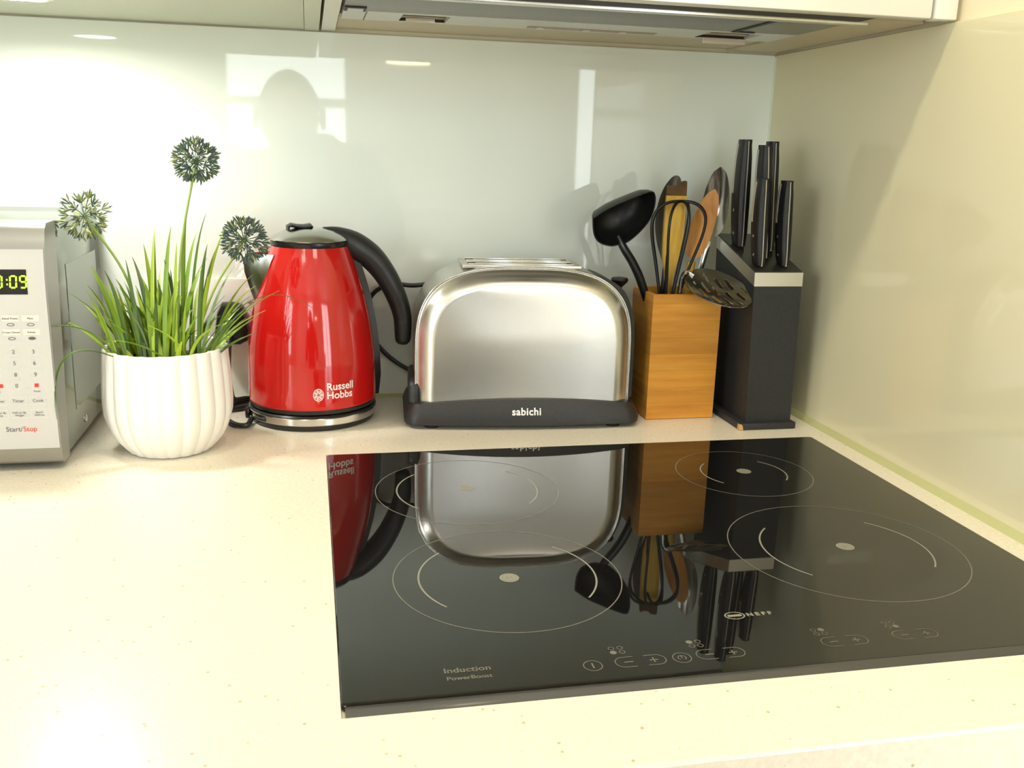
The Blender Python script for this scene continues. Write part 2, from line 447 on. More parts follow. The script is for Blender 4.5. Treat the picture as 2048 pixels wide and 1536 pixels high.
M_ = None
put(m, text('Induction', .0092, 'LEFT', .0002, 1.02), lambda x, y: (-.5568 - ox + x * .9, -.7215 - oy + y * .9, MZ))
put(m, text('PowerBoost', .0066, 'LEFT', .00016, 1.0), lambda x, y: (-.5560 - ox + x * .92, -.7305 - oy + y * .92, MZ))
m.build('lettering', MARKD, hob, smooth=0)
m = MB(); lx, ly = -.3295 - ox, -.6758 - oy
ribbon_arc(m, (lx, ly), .0052, .0009, 0, 2 * PI, MZ, 32, sx=1.45)
m.box(lx - .0056, lx + .0056, ly - .0014, ly + .0016, MZ - .0001, MZ)
put(m, text('NEFF', .0066, 'LEFT', .0003, 1.5), lambda x, y: (lx + .0095 + x * 1.05, ly - .0022 + y, MZ))
m.build('maker_mark', MARK, hob, smooth=0)
def stadium(mb, xa, xb, yc, r, wd, z, gap=True):
    ribbon_arc(mb, (xa + r, yc), r, wd, PI / 2, 1.5 * PI, z, 16)
    ribbon_arc(mb, (xb - r, yc), r, wd, -PI / 2, PI / 2, z, 16)
    mid = (xa + xb) / 2; gp = .004 if gap else 0
    for y in (yc - r, yc + r):
        for (p, q) in ((xa + r, mid - gp), (mid + gp, xb - r)):
            mb.add([(p, y - wd / 2, z), (q, y - wd / 2, z), (q, y + wd / 2, z), (p, y + wd / 2, z)], [(0, 1, 2, 3)])
def bar(mb, x, y, lx_, ly_, z): mb.add([(x - lx_, y - ly_, z), (x + lx_, y - ly_, z), (x + lx_, y + ly_, z), (x - lx_, y + ly_, z)], [(0, 1, 2, 3)])
for (xa, xb, yc, zx, zy, hot) in ((-.440, -.404, -.7268, -.4341, -.7106, 2), (-.3808, -.3454, -.726, -.3761, -.7108, 0), (-.2843, -.2486, -.7238, -.2785, -.7088, 1), (-.2267, -.1914, -.723, -.2195, -.7072, 3)):
    m = MB(); xa -= ox; xb -= ox; yc -= oy
    stadium(m, xa, xb, yc, .0062, .0006, MZ)
    bar(m, xa + .0095, yc, .0033, .0005, MZ)
    bar(m, xb - .0085, yc, .0030, .0005, MZ); bar(m, xb - .0085, yc, .0005, .0030, MZ)
    m.build('touch_key', MARKD if zx > -.3 else MARKR, hob, smooth=0)
    m = MB()
    for k, (ex, ey) in enumerate(((-.0032, .0028), (.0032, .0028), (-.0032, -.0028), (.0032, -.0028))):
        q = (zx - ox + ex, zy - oy + ey)
        if (k, hot) in ((2, 2), (0, 0), (1, 1), (3, 3)): disc(m, q, .0024, MZ, 14)
        else: ribbon_arc(m, q, .0020, .0005, 0, 2 * PI, MZ, 14)
    m.build('zone_symbol', MARKD if zx > -.3 else MARKR, hob, smooth=0)
for (qx, qy, sym) in ((-.4562, -.7277, 0), (-.3922, -.7274, 1)):
    m = MB(); c = (qx - ox, qy - oy); ribbon_arc(m, c, .0064, .0006, 0, 2 * PI, MZ, 32)
    if sym == 0: bar(m, c[0], c[1], .0005, .0032, MZ)
    else:
        ribbon_arc(m, c, .0028, .0006, rad(-60), rad(240), MZ, 20); bar(m, c[0], c[1] + .0008, .0004, .0016, MZ)
    m.build('touch_key', MARKR, hob, smooth=0)

# ------------------------------------------------------------------ wall cabinets and hood
CB = .4752
DY = -.385
c = thing('wall_cabinet', 'wall cabinet above the potted plant and microwave, underside lit by a spotlight', 'cabinet', (-1.2, -.19, CB))
MB().box(-.80, .562, -.165, .1895, 0, .018).build('base_panel', CABG, c)
MB().box(-.80, .562, -.165, .1895, .0185, .8).build('carcass', CAB, c)
MB().box(.5625, .580, -.172, .1895, -.001, .8, .0006).build('end_panel', CABG, c)
for (a, b) in ((-.80, -.122), (-.119, .579)):
    MB().box(a, b, -.195, -.176, -.002, .8, .002).build('door', CAB, c)
t = thing('under_cabinet_light', 'round white spotlight shining under the wall cabinet above the microwave', 'light', (-.918, -.185, CB))
r = MB().lathe([(.027, -.0005), (.034, -.0005), (.034, -.004), (.029, -.005), (.027, -.004)], 40, cap0=False, cap1=False); r.build('bezel', HOODT, t)
MB().lathe([(.0268, -.001), (.0268, -.0035)], 40).build('diffuser', LAMPW, t)

c = thing('hood_cabinet', 'cream gloss wall cabinet housing the cooker hood above the hob', 'cabinet', (-.31, -.19, CB))
MB().box(-.289, .233, .045, .1895, .003, .018).build('rear_board', CREAM, c)
MB().box(.236, .3055, -.145, .1895, .001, .018).build('side_board', CREAM, c)
MB().box(-.307, .3055, -.165, .1895, .075, .8).build('carcass', CAB, c)
MB().box(-.307, -.2905, -.172, .1895, -.0005, .0745).build('end_panel', CAB, c)
d = MB().box(-.307, .281, DY + .19, DY + .209, -.001, .8, .002).build('door', CAB, c)
MB().box(.2845, .3095, DY + .19, DY + .209, -.001, .8, .002).build('filler_panel', CAB, c)
MB().box(.2812, .2844, DY + .20, DY + .209, 0, .8).build('shadow_gap', GAP, c)

hd = thing('cooker_hood', 'built-in cooker hood with grey filter and open lamp housings above the hob', 'cooker hood', (-.345, -.24, CB))
# local: rear edge of strip y=+.115 (world -.125), filter from world -.20 to -.32
MB().box(-.252, .270, -.10, .1145, .006, .07).build('housing', HOODW, hd)
def strip_with_holes():
    m = MB()
    y0, y1 = .042, .1145
    # two lamp openings and a vent slot cut into the rear strip
    holes = [(-.188, -.136, .052, .104), (.168, .232, .052, .104)]
    xs = sorted({-.252, .270} | {v for h in holes for v in h[:2]})
    for a, b in zip(xs, xs[1:]):
        hh = [h for h in holes if h[0] <= a and h[1] >= b]
        if hh:
            m.box(a, b, y0, hh[0][2], 0, .004); m.box(a, b, hh[0][3], y1, 0, .004)
        else: m.box(a, b, y0, y1, 0, .004)
    return m
strip_with_holes().build('rear_strip', HOODW, hd, smooth=0)
for x0, x1, flip in ((-.188, -.136, 0), (.168, .232, 1)):
    l = MB().box(x0 + .0003, x1 - .0003, .0528, .1036, .0046, .0058).box(x0 + .0003, x1 - .0003, .1024, .1038, -.0002, .0046).build('lamp_housing', GAP, hd, smooth=0)
    MB().box(x0 + .007, x1 - (.012 if not flip else .002), .094, .096, -.0022 if not flip else -.0075, .0026 if not flip else -.0008, .0004).build('lamp_glass', M('lamp_glass_%d' % flip, (.66, .58, .48), .25), l)
    MB().box(x0 + .004, x1 + .001, .0985, .1015, -.0016, -.0004, .0003).build('lamp_clip', HOODW, l)
v = MB().box(-.04, .115, .088, .103, -.0006, -.0001).build('vent_slot', M('vent_slot_brown', (.40, .31, .24), .5), hd)
for q in (0, .055, .1):
    MB().box(-.03 + q, -.022 + q, .090, .102, -.0018, -.0007, .0004).build('clip', HOODW, v)
MB().box(-.252, .270, -.0755, .0415, .0005, .004, .0006).build('filter', HOODG, hd)
MB().box(.187, .1925, -.0755, .040, -.0006, .0003).build('filter_gap', GAP, hd)
MB().box(.1925, .214, .0345, .0405, -.0006, .0003).build('filter_gap', GAP, hd)
MB().box(-.262, .282, -.088, -.076, -.0025, .004, .001).build('front_rail', HOODT, hd)
MB().box(-.262, .272, -.124, -.0885, .0005, .004).build('front_slot', GAP, hd)
l = MB().box(-.2515, -.229, .012, .040, -.001, .0003).build('latch', GAP, hd)
MB().box(-.248, -.232, .0165, .040, -.0018, -.0011).build('latch_tab', HOODW, l)
MB().box(-.2275, -.2265, .043, .114, -.0004, -.0001).build('seam', GAP, hd)

# ------------------------------------------------------------------ microwave
MX = -.893
mw = thing('microwave', 'silver microwave oven with white keypad and green clock beside the plant', 'microwave', (MX - .22, -.12, .0))
def mwl(x, y, z): return (x - (MX - .22), y + .12, z)
bx0, bx1 = -.22, .22
MB().box(bx0, bx1 - .001, -.1165, .108, .008, .2535, .004).build('body', MWSIDE, mw)
# pressed field on the right side and screw
prs = MB().prism([(bx1 - .001, -.072, .045), (bx1 - .001, .078, .045), (bx1 - .001, .078, .205), (bx1 - .001, -.068, .205)], (.0007, 0, 0)).build('side_pressing', MWSIDE, mw)
MB().lathe([(.0045, 0), (.0045, .0012), (.003, .002), (0, .0022)], 16).build('screw', STEEL, mw).matrix_local = Matrix.Translation((bx1 - .001, -.035, .024)) @ Matrix.Rotation(PI / 2, 4, 'Y')
prof = [(-.0985, .254), (-.134, .2535), (-.140, .247), (-.1455, .232), (-.149, .205), (-.150, .174), (-.1498, .114), (-.150, .060), (-.1495, .028), (-.147, .012), (-.142, .0075), (-.1195, .0075)]
f = MB(); f.prism([(bx0, y, z) for y, z in prof], (bx1 - bx0, 0, 0)); f.build('front_frame', MWSILVER, mw, smooth=50)
def fy(z):
    for (ya, za), (yb, zb) in zip(prof[1:], prof[2:]):
        if zb <= z <= za: return ya + (yb - ya) * (za - z) / max(za - zb, 1e-6)
    return -.15
def fp(x, z, e=.0004): return (x, fy(z) - e, z)
def sheet(mb, xa, xb, za, zb, e=.0004, mi=0, n=24):
    V = []; Fs = []
    for i in range(n + 1):
        z = za + (zb - za) * i / n
        V += [fp(xa, z, e), fp(xb, z, e)]
    for i in range(n): Fs.append((2 * i, 2 * i + 1, 2 * i + 3, 2 * i + 2))
    return mb.add(V, Fs, mi)
PXR = bx1 - .0012            # right edge of the white keypad
pan = MB(); sheet(pan, PXR - .105, PXR, .0255, .2290, .0007)
pan = pan.build('keypad', MWWHITE, mw, smooth=60)
MB().prism([(bx0 + .02, fy(.125) - .004, .03), (PXR - .115, fy(.125) - .004, .03), (PXR - .115, fy(.125) - .004, .222), (bx0 + .02, fy(.125) - .004, .222)], (0, .0035, 0)).build('door_glass', LCD, mw)
# clock
S = .966
clk = MB(); sheet(clk, PXR - .062, PXR - .0165, .1850, .2095, .0011); clk = clk.build('clock_display', LCD, mw, smooth=60)
SEG = {'0': 'abcdef', '1': 'bc', '9': 'abcdfg'}
dg = MB()
def seven(ch, x, z, h, e=.0014):
    w = h * .50; t = h * .085
    def slant(px, pz): return fp(px + (pz - z) * .06, pz, e)
    def quad(xa, xb, za, zb): dg.add([slant(xa, za), slant(xb, za), slant(xb, zb), slant(xa, zb)], [(0, 1, 2, 3)])
    segs = {'a': (x + t, x + w - t, z + h - t, z + h + t * .6), 'd': (x + t, x + w - t, z - t * .6, z + t), 'g': (x + t, x + w - t, z + h / 2 - t * .8, z + h / 2 + t * .8),
            'f': (x - t * .6, x + t, z + h / 2 + t * .5, z + h - t * .5), 'b': (x + w - t, x + w + t * .6, z + h / 2 + t * .5, z + h - t * .5),
            'e': (x - t * .6, x + t, z + t * .5, z + h / 2 - t * .5), 'c': (x + w - t, x + w + t * .6, z + t * .5, z + h / 2 - t * .5)}
    for k in SEG[ch]: quad(*segs[k])
H7 = .0118
for ch, px in (('1', .0545), ('0', .0452), ('0', .0322), ('9', .0232)): seven(ch, PXR - px, .1915, H7)
for zz in (.1950, .1995): dg.add([fp(PXR - .0351, zz - .0008, .0014), fp(PXR - .0337, zz - .0008, .0014), fp(PXR - .0337, zz + .0008, .0014), fp(PXR - .0351, zz + .0008, .0014)], [(0, 1, 2, 3)])
dg.build('clock_digits', LCDON, clk, smooth=0)
# keys
def print_on(s, x, z, size, mat_i, mb, bold=.0): put(mb, text(s, size, 'CENTER', bold), lambda a, b: fp(x + a, z + b, .0011), mat_i)
def outline(mb, xa, xb, za, zb, wd=.0003, mi=0):
    for (a, b, c_, d_) in ((xa, xb, za, za + wd), (xa, xb, zb - wd, zb), (xa, xa + wd, za, zb), (xb - wd, xb, za, zb)):
        mb.add([fp(a, c_, .0010), fp(b, c_, .0010), fp(b, d_, .0010), fp(a, d_, .0010)], [(0, 1, 2, 3)], mi)
KM = [MWPRINT, MWTAG, MWLINE, MWRED]
colx = [PXR - .0535, PXR - .0350, PXR - .0165]
names = [(('Popcorn', 'Baked Potato', 'Pizza'), .1590), (('Beverage', 'Frozen Dinner', 'Reheat'), .1450)]
for row, z in names:
    for x, s in zip(colx, row):
        k = MB()
        k.add([fp(x - .0078, z - .0008, .0009), fp(x + .0078, z - .0008, .0009), fp(x + .0078, z + .0052, .0009), fp(x - .0078, z + .0052, .0009)], [(0, 1, 2, 3)], 1)
        print_on(s, x, z + .0012, .0027, 0, k, .00004)
        for q in range(10):
            a0 = 2 * PI * q / 10; a1 = 2 * PI * (q + 1) / 10
            k.add([fp(x + .0036 * math.cos(a0), z - .0042 + .0016 * math.sin(a0), .0010), fp(x + .0036 * math.cos(a1), z - .0042 + .0016 * math.sin(a1), .0010),
                   fp(x + .0028 * math.cos(a1), z - .0042 + .0010 * math.sin(a1), .0010), fp(x + .0028 * math.cos(a0), z - .0042 + .0010 * math.sin(a0), .0010)], [(0, 1, 2, 3)], 0)
        if s == 'Reheat':
            k.add([fp(x + .003 * math.cos(2 * PI * q / 12), z - .0038 + .0013 * math.sin(2 * PI * q / 12), .0012) for q in range(12)], [tuple(range(12))], 0)
        k.build('key', KM, pan, smooth=0)
for row, z in ((('1', '2', '3'), .1275), (('4', '5', '6'), .1158), (('7', '8', '9'), .1040), (('', '0', ''), .0925)):
    for i, (x, s) in enumerate(zip(colx, row)):
        k = MB()
        if s:
            for q in range(24):
                a0 = 2 * PI * q / 24; a1 = 2 * PI * (q + 1) / 24
                k.add([fp(x + r * math.cos(a), z + r * math.sin(a), .0010) for r, a in ((.0048, a0), (.0048, a1), (.0045, a1), (.0045, a0))], [(0, 1, 2, 3)], 2)
            print_on(s, x, z - .0020, .0056, 0, k)
        elif i == 2:
            k.add([fp(x - .0019, z - .0019, .0012), fp(x + .0019, z - .0019, .0012), fp(x + .0019, z + .0019, .0012), fp(x - .0019, z + .0019, .0012)], [(0, 1, 2, 3)], 3)
            print_on('Reset', x, z - .0070, .0028, 0, k)
        else:
            k.add([fp(x - .0019 + .004, z - .0019, .0012), fp(x + .0019 + .004, z - .0019, .0012), fp(x + .0019 + .004, z + .0019, .0012), fp(x - .0019 + .004, z + .0019, .0012)], [(0, 1, 2, 3)], 3)
            print_on('Clock', x, z - .0070, .0028, 0, k)
        k.build('key', KM, pan, smooth=0)
for row, z in ((('Power', 'Timer', 'Cook'), .0765), (('Defrost By\nTime', 'Defrost By\nWeight', 'Speed\nDefrost'), .0630)):
    for x, s in zip(colx, row):
        k = MB(); outline(k, x - .0080, x + .0080, z - .0042, z + .0042, mi=2)
        if '\n' in s:
            a, b_ = s.split('\n'); print_on(a, x, z + .0004, .0029, 0, k); print_on(b_, x, z - .0025, .0029, 0, k)
        else: print_on(s, x, z - .0014, .0045, 0, k)
        k.build('key', KM, pan, smooth=0)
k = MB(); put(k, text('Start/', .0072, 'RIGHT'), lambda a, b: fp(PXR - .0333 + a, .0445 + b, .0011), 0)
put(k, text('Stop', .0072, 'LEFT'), lambda a, b: fp(PXR - .0330 + a, .0445 + b, .0011), 3)
k.build('key', KM, pan, smooth=0)
for fx, fyy in ((-.19, -.10), (.19, -.10), (-.19, .09), (.19, .09)):
    MB().lathe([(.011, 0), (.013, .0075)], 20, (fx, fyy, 0)).build('foot', BLACKP, mw)

# ------------------------------------------------------------------ potted plant
PX, PY = -.795, -.200
pp = thing('potted_plant', 'artificial grass plant with three round allium heads in white fluted pot', 'potted plant', (PX, PY, 0))
NF = 21
def flute(a, z): return .955 + .045 * abs(math.sin(NF * a / 2 + .3)) ** .75
p = MB()
prof_o = [(.043, .0003), (.0455, .0012), (.052, .0085), (.0590, .0175), (.0650, .030), (.0685, .044), (.0692, .056), (.0684, .078), (.0670, .098), (.0658, .113), (.0650, .1172)]
p.lathe(prof_o, NF * 10, fn=flute, cap1=False)
n0 = NF * 10
inner = [(.0650, .1172), (.0636, .1178), (.0610, .117), (.0590, .108), (.0585, .098)]
p.lathe(inner, n0, fn=lambda a, z: flute(a, z) if z > .116 else .985, cap0=False, cap1=False)
p.build('pot', CERAMIC, pp, smooth=28)
MB().lathe([(0.001, .104), (.03, .1035), (.050, .1015), (.0572, .0995), (.057, .09)], 40).build('moss', SOIL, pp)

def blade(mb, root, tip, bulge, w, mi, n=9):
    r, t_ = Vector(root), Vector(tip); m = Vector(bulge)
    side0 = None
    V = []; Fs = []
    d = (t_ - r); s = Vector((d.y, -d.x, 0))
    s = (s.normalized() if s.length > .004 else Vector((random.uniform(-1, 1), random.uniform(-1, 1), 0)).normalized())
    s = (s + Vector((.8, 0, 0)) * (1 if s.x >= 0 else -1)).normalized()
    for i in range(n + 1):
        u = i / n
        c_ = r * (1 - u) ** 2 + m * 2 * u * (1 - u) + t_ * u * u
        tg = ((m - r) * (1 - u) + (t_ - m) * u).normalized()
        ss = (s - tg * s.dot(tg)).normalized(); nn = tg.cross(ss)
        ww = w * (.55 + 1.2 * u * (1 - u) * 1.5) * (1 - u ** 3) ** .8 + .00012
        V += [c_ - ss * ww, c_ + nn * ww * .38, c_ + ss * ww, c_ + nn * (ww * .38 + .00035)]
    for i in range(n):
        a = 4 * i
        Fs += [(a, a + 1, a + 5, a + 4), (a + 1, a + 2, a + 6, a + 5), (a + 2, a + 3, a + 7, a + 6), (a + 3, a, a + 4, a + 7)]
    mb.add(V, Fs, mi)
gr = MB()
tips = [(-.873, .200), (-.864, .206), (-.844, .2055), (-.804, .2405), (-.798, .246), (-.7805, .2487), (-.7645, .262), (-.7493, .2587), (-.724, .2494), (-.8205, .2165), (-.749, .2114), (-.831, .211), (-.705, .1674), (-.690, .176),
        (-.735, .225), (-.775, .232), (-.788, .215), (-.812, .228), (-.855, .185), (-.868, .165), (-.76, .238), (-.742, .232), (-.718, .205), (-.70, .195), (-.836, .195), (-.853, .155), (-.71, .155), (-.695, .188)]
def add_blade(tx, tz, ty=None, w=None, lean=None):
    dx = tx - PX
    rx = max(-.045, min(.045, dx * .55 + random.uniform(-.010, .010))); ry = random.uniform(-.034, .034)
    ty = random.uniform(-.05, .035) if ty is None else ty
    h = tz
    root = (rx, ry, .098)
    b = (rx + (dx - rx) * .28, ry + (ty - ry) * .3, .098 + (h - .098) * (.72 if abs(dx) < .06 else .66))
    gr_mi = random.choices([0, 1, 2, 3], [4, 4, 2, 1])[0]
    blade(gr, root, (dx, ty, h), b, w or random.uniform(.0018, .0031), gr_mi)
for tx, tz in tips: add_blade(tx, tz)
for k in range(58):
    a = random.gauss(0, .036); hgt = .118 + (.105 - abs(a) * .75) * random.uniform(.15, .85)
    add_blade(PX + a * 1.25, hgt)
for k in range(34):
    a = random.gauss(0, .040); hgt = .112 + random.uniform(.01, .075)
    add_blade(PX + a * 1.5, hgt, w=random.uniform(.0010, .0019))
# long drooping blades: two to the microwave, one across the kettle, short ones over the rim
blade(gr, (-.035, -.03, .10), (-.131, -.055, .137), (-.072, -.052, .176), .0022, 1, 14)
blade(gr, (-.025, -.035, .10), (-.099, -.074, .057), (-.106, -.066, .166), .0020, 2, 14)
blade(gr, (.03, -.005, .10), (.162, -.025, .160), (.098, -.02, .212), .0008, 2, 14)
blade(gr, (.028, -.045, .11), (-.010, -.050, .150), (.022, -.055, .138), .0030, 0)
blade(gr, (.030, -.048, .108), (.064, -.052, .150), (.036, -.052, .140), .0028, 0)
blade(gr, (.012, -.052, .108), (-.048, -.060, .136), (-.012, -.058, .136), .0026, 1)
blade(gr, (.018, -.05, .105), (.024, -.05, .132), (.020, -.058, .124), .0048, 0, 6)
gr.build('grass', LEAF, pp, smooth=60, recalc=False)

def allium(base, mid, head, R, mats, nray, seed, name):
    rr = random.Random(seed)
    st = MB().tube(catmull([base, mid, head], 8), .0013, 8).build('flower_stem', STALK, pp)
    hb = MB(); H = Vector(head)
    ga = PI * (3 - math.sqrt(5))
    for k in range(nray):
        zz = 1 - 2 * (k + .5) / nray; q = math.sqrt(1 - zz * zz); a = ga * k + rr.uniform(-.2, .2)
        d = Vector((q * math.cos(a), q * math.sin(a), zz)); L = R * rr.uniform(.52, .66)
        e = H + d * L
        hb.tube([H + d * .0015, e], [.00042, .00034], 5, mi=1)
        s = d.orthogonal().normalized(); u = d.cross(s)
        nb = 8
        for j in range(nb):
            if j == 0: dd = d
            else: dd = (d + (s * math.cos(2 * PI * j / (nb - 1) + k) + u * math.sin(2 * PI * j / (nb - 1) + k)) * rr.uniform(.5, .85)).normalized()
            l = R * rr.uniform(.30, .46); tip = e + dd * l
            hb.tube([e, e + dd * l * .5, e + dd * l * .78, tip], [.00025, .0006, .00105, .0003], 5, mi=rr.choices([0, 1, 2], mats)[0])
    hb.build('flower_head', BUD, st, smooth=50)
allium((-.02, .0, .10), (-.035, .0, .19), (-.0724, -.002, .2575), .0275, (2, 5, 4), 26, 1, 'l')
allium((.012, -.005, .10), (.022, -.004, .22), (.0419, .0, .3160), .0262, (6, 4, 1), 40, 2, 'm')
allium((.025, .005, .10), (.052, .003, .175), (.0883, .0, .2330), .0275, (7, 3, 1), 38, 3, 'r')

# ------------------------------------------------------------------ socket
sk = thing('wall_socket', 'white double wall socket on the splashback behind the potted plant', 'socket', (-.7735, 0, .1225))
MB().box(-.0735, .0735, -.0085, -.0002, -.043, .043, .003).build('plate', SOCKET, sk)
for s in (-1, 1):
    MB().box(s * .060 - .006, s * .060 + .006, -.0105, -.0086, .012, .030, .0008).build('switch', SOCKET, sk)

# ------------------------------------------------------------------ kettle base, kettle
KX, KY = -.6375, -.0835
kb = thing('kettle_stand', 'black and steel power stand with flex and plug, under the red kettle', 'kettle stand', (KX, KY, 0))
MB().lathe([(.072, .0005), (.0765, .0015), (.0785, .0065), (.0785, .0075)], 72).build('foot_ring', BLACKS, kb)
MB().lathe([(.0790, .0076), (.0797, .0084), (.0797, .0158), (.0790, .0166)], 72).build('steel_band', STEEL, kb)
MB().lathe([(.0792, .0167), (.0795, .0178), (.0775, .0195), (.05, .0200)], 72).build('top_plate', BLACKS, kb)
MB().box(-.083, -.0775, -.022, -.010, .004, .017, .002).build('side_clip', BLACKS, kb)
cord = catmull([(-.075, -.03, .006), (-.080, -.052, .0042), (-.098, -.040, .0042), (-.112, .010, .0042), (-.104, .045, .0042), (-.085, .060, .0042), (-.070, .064, .0042), (-.085, .060, .0085), (-.100, .040, .013), (-.1025, .022, .03), (-.1045, .025, .055), (-.104, .044, .085), (-.1015, .052, .098)], 8)
MB().tube(cord, .0033, 8).build('flex', RUBBER, kb)
MB().tube(catmull([(-.070, .040, .0042), (-.092, .028, .0042), (-.106, .022, .0042)], 8), .0033, 8).build('flex', RUBBER, kb)
pl = MB()
ol = [(-.0225, -.020), (-.014, -.0265), (.010, -.0265), (.0195, -.021), (.0215, -.008), (.0185, .004), (.0165, .016), (.0125, .0245), (.002, .027), (-.012, .0265), (-.0175, .016), (-.020, .0)]
pl.rings([[Vector((x * s, -y, z * s)) for x, z in ol] for s, y in ((.97, .0), (1., .002), (1., .019), (.93, .0235), (.80, .0245))])
pl.build('plug', BLACKP, kb, loc=(-.738 - KX, -.0090 - KY, .1085), smooth=40)
MB().box(-.0115, -.0040, -.0258, -.0246, .0005, .0095).build('fuse_label', ORANGE, kb.children[-1])

kt = thing('kettle', 'glossy red kettle with black hooked handle and steel spout', 'kettle', (KX, KY, .0203))
Z0 = .0203
MB().lathe([(.060, .0001), (.0772, .0006), (.0785, .003), (.0785, .0062)], 72).build('bottom_ring', BLACKS, kt)
KP = [(.0783, .0266), (.0789, .030), (.0790, .050), (.0777, .085), (.0738, .118), (.0680, .149), (.0592, .180), (.0515, .203), (.0463, .2165)]
kp = [(p.x, p.y) for p in catmull([(r, z, 0) for r, z in KP], 6)]
def kr(z):
    for (ra, za), (rb, zb) in zip(kp, kp[1:]):
        if za <= z <= zb: return ra + (rb - ra) * (z - za) / (zb - za)
    return kp[-1][0]
MB().lathe([(r, z - Z0) for r, z in kp], 96).build('body', RED, kt, smooth=40)
MB().lathe([(.0462, .2166 - Z0), (.0470, .2180 - Z0), (.0468, .2225 - Z0), (.0440, .2232 - Z0)], 72).build('collar', BLACKS, kt)
ld = MB().lathe([(.0470, .2233 - Z0), (.0474, .2243 - Z0), (.0450, .2268 - Z0), (.040, .2300 - Z0), (.030, .2345 - Z0), (.018, .2372 - Z0), (.0005, .2383 - Z0)], 72).build('lid', STEELD, kt)
AZ = rad(10)
ca, sa = math.cos(AZ), math.sin(AZ)
def rz(s, w, z): return (s * ca - w * sa, s * sa + w * ca, z - Z0)   # radial, sideways, world height
# finger catch on the lid
MB().tube([rz(s, 0, z) for s, z in ((-.026, .2345), (-.0255, .2395), (-.022, .2412), (-.015, .2398), (-.007, .2392), (.001, .2405), (.004, .2385))], [.002, .0025, .0028, .0028, .003, .003, .0015], 10, flat=3.6, up=(0, 0, 1)).build('lid_catch', BLACKS, ld)
# handle
hc = [(.016, .2345, .0050), (.034, .2285, .0125), (.052, .2175, .0195), (.0755, .2020, .0188), (.0950, .1780, .0168), (.1095, .1495, .0152), (.1170, .1245, .0137), (.1180, .1015, .0125), (.1176, .0915, .0110), (.1174, .0872, .0070)]
pts = catmull([(s, z, r) for s, z, r in hc], 6)
hm = MB().tube([rz(p.x, 0, p.y) for p in pts], [p.z for p in pts], 20, flat=.86, up=(0, 1, 0)).build('handle', BLACKM, kt, smooth=60)
# dark seam let into the handle's flank and the strip that runs down the body
st = MB()
zs = [.0245, .05, .085, .118, .149, .175, .195, .207]
ringz = []
for z in zs:
    r = kr(max(z, .027))
    e = .0078 if z > .03 else .0055
    ringz.append([Vector(rz(r - .004, -.0085, z)), Vector(rz(r + e, -.0065, z)), Vector(rz(r + e, .0065, z)), Vector(rz(r - .004, .0085, z))])
st.rings(ringz); st.build('rear_strip', BLACKS, kt, smooth=30)
# spout: a V-shaped steel lip, open at the top
sp = MB(); ro, ri = [], []
for z, pr, hw in ((.150, .0005, .004), (.160, .0065, .010), (.172, .0135, .0145), (.186, .0215, .0180), (.199, .0265, .0205), (.2075, .0265, .0215)):
    r = kr(z)
    def vee(r, pr, hw, ins):
        out = []
        for k in range(-6, 7):
            u = k / 6; s = r - .003 + (pr + .003 - ins) * (1 - abs(u) ** 1.35); out.append(Vector(rz(-s, u * (hw - ins), z)))
        return out
    ro.append(vee(r, pr, hw, 0)); ri.append(vee(r, pr, hw, .0016))
sp.rings([a + list(reversed(b)) for a, b in zip(ro, ri)])
sp.build('spout', STEELD, kt, smooth=40)
# lettering wrapped round the body, facing the camera side
def wrap(ang0, zc, e=.0003):
    def fn(x, y):
        z = zc + y; r = kr(z) + e; a = ang0 + x / r
        return (r * math.cos(a), r * math.sin(a), z - Z0)
    return fn
lg = MB()
A1 = rad(-78.5)
put(lg, text('Russell', .0128, 'LEFT', .00025, 1.0), wrap(A1, .0515))
put(lg, text('Hobbs', .0128, 'LEFT', .00025, 1.0), wrap(A1, .0410))
A2 = A1 - .0095 / .079
w_ = wrap(A2, .0465)
for rr_, wd in ((.0072, .0010), (.0052, .0008), (.0033, .0009)):
    n = 40
    V = []; Fs = []
    for k in range(n):
        a = 2 * PI * k / n
        for q in (rr_ - wd / 2, rr_ + wd / 2): V.append(w_(q * math.cos(a) * .82, q * math.sin(a)))
    for k in range(n): Fs.append((2 * k, 2 * k + 1, (2 * k + 3) % (2 * n), (2 * k + 2) % (2 * n)))
    lg.add(V, Fs)
for k in range(7):
    a = 2 * PI * k / 7
    lg.add([w_((q * math.cos(a + da)) * .82, q * math.sin(a + da)) for q, da in ((.0012, -.3), (.0072, -.07), (.0072, .07), (.0012, .3))], [(0, 1, 2, 3)])
lg.build('lettering', WHITEPRINT, kt, smooth=0)

# ------------------------------------------------------------------ toaster
TX, TY, TR = -.3755, -.1085, rad(-4.4)
to = thing('toaster', 'brushed steel two-slot toaster on a black plinth between kettle and utensil box', 'toaster', (TX, TY, 0), TR)
HW, ZT, ZB = .1357, .1985, .030
def arch(t, y, zlow=ZB, n=44, hw=HW, zt=ZT, ex=3.1, zc=.088):
    P = [Vector((-hw * t, y, zlow))]
    for k in range(n + 1):
        a = PI - PI * k / n
        c_, s_ = math.cos(a), math.sin(a)
        P.append(Vector((hw * t * math.copysign(abs(c_) ** (2 / ex), c_), y, zc + (zt - zc - (1 - t) * HW) * abs(s_) ** (2 / ex))))
    P.append(Vector((hw * t, y, zlow)))
    return P
YFR, YBK = -.0430, .0560
sh = MB(); sh.rings([arch(.985, YFR - .0012), arch(1, YFR), arch(1, YBK), arch(.985, YBK + .0012)], cap0=False, cap1=True); sh.build('shell', SHELL, to, smooth=50)
fr = MB()
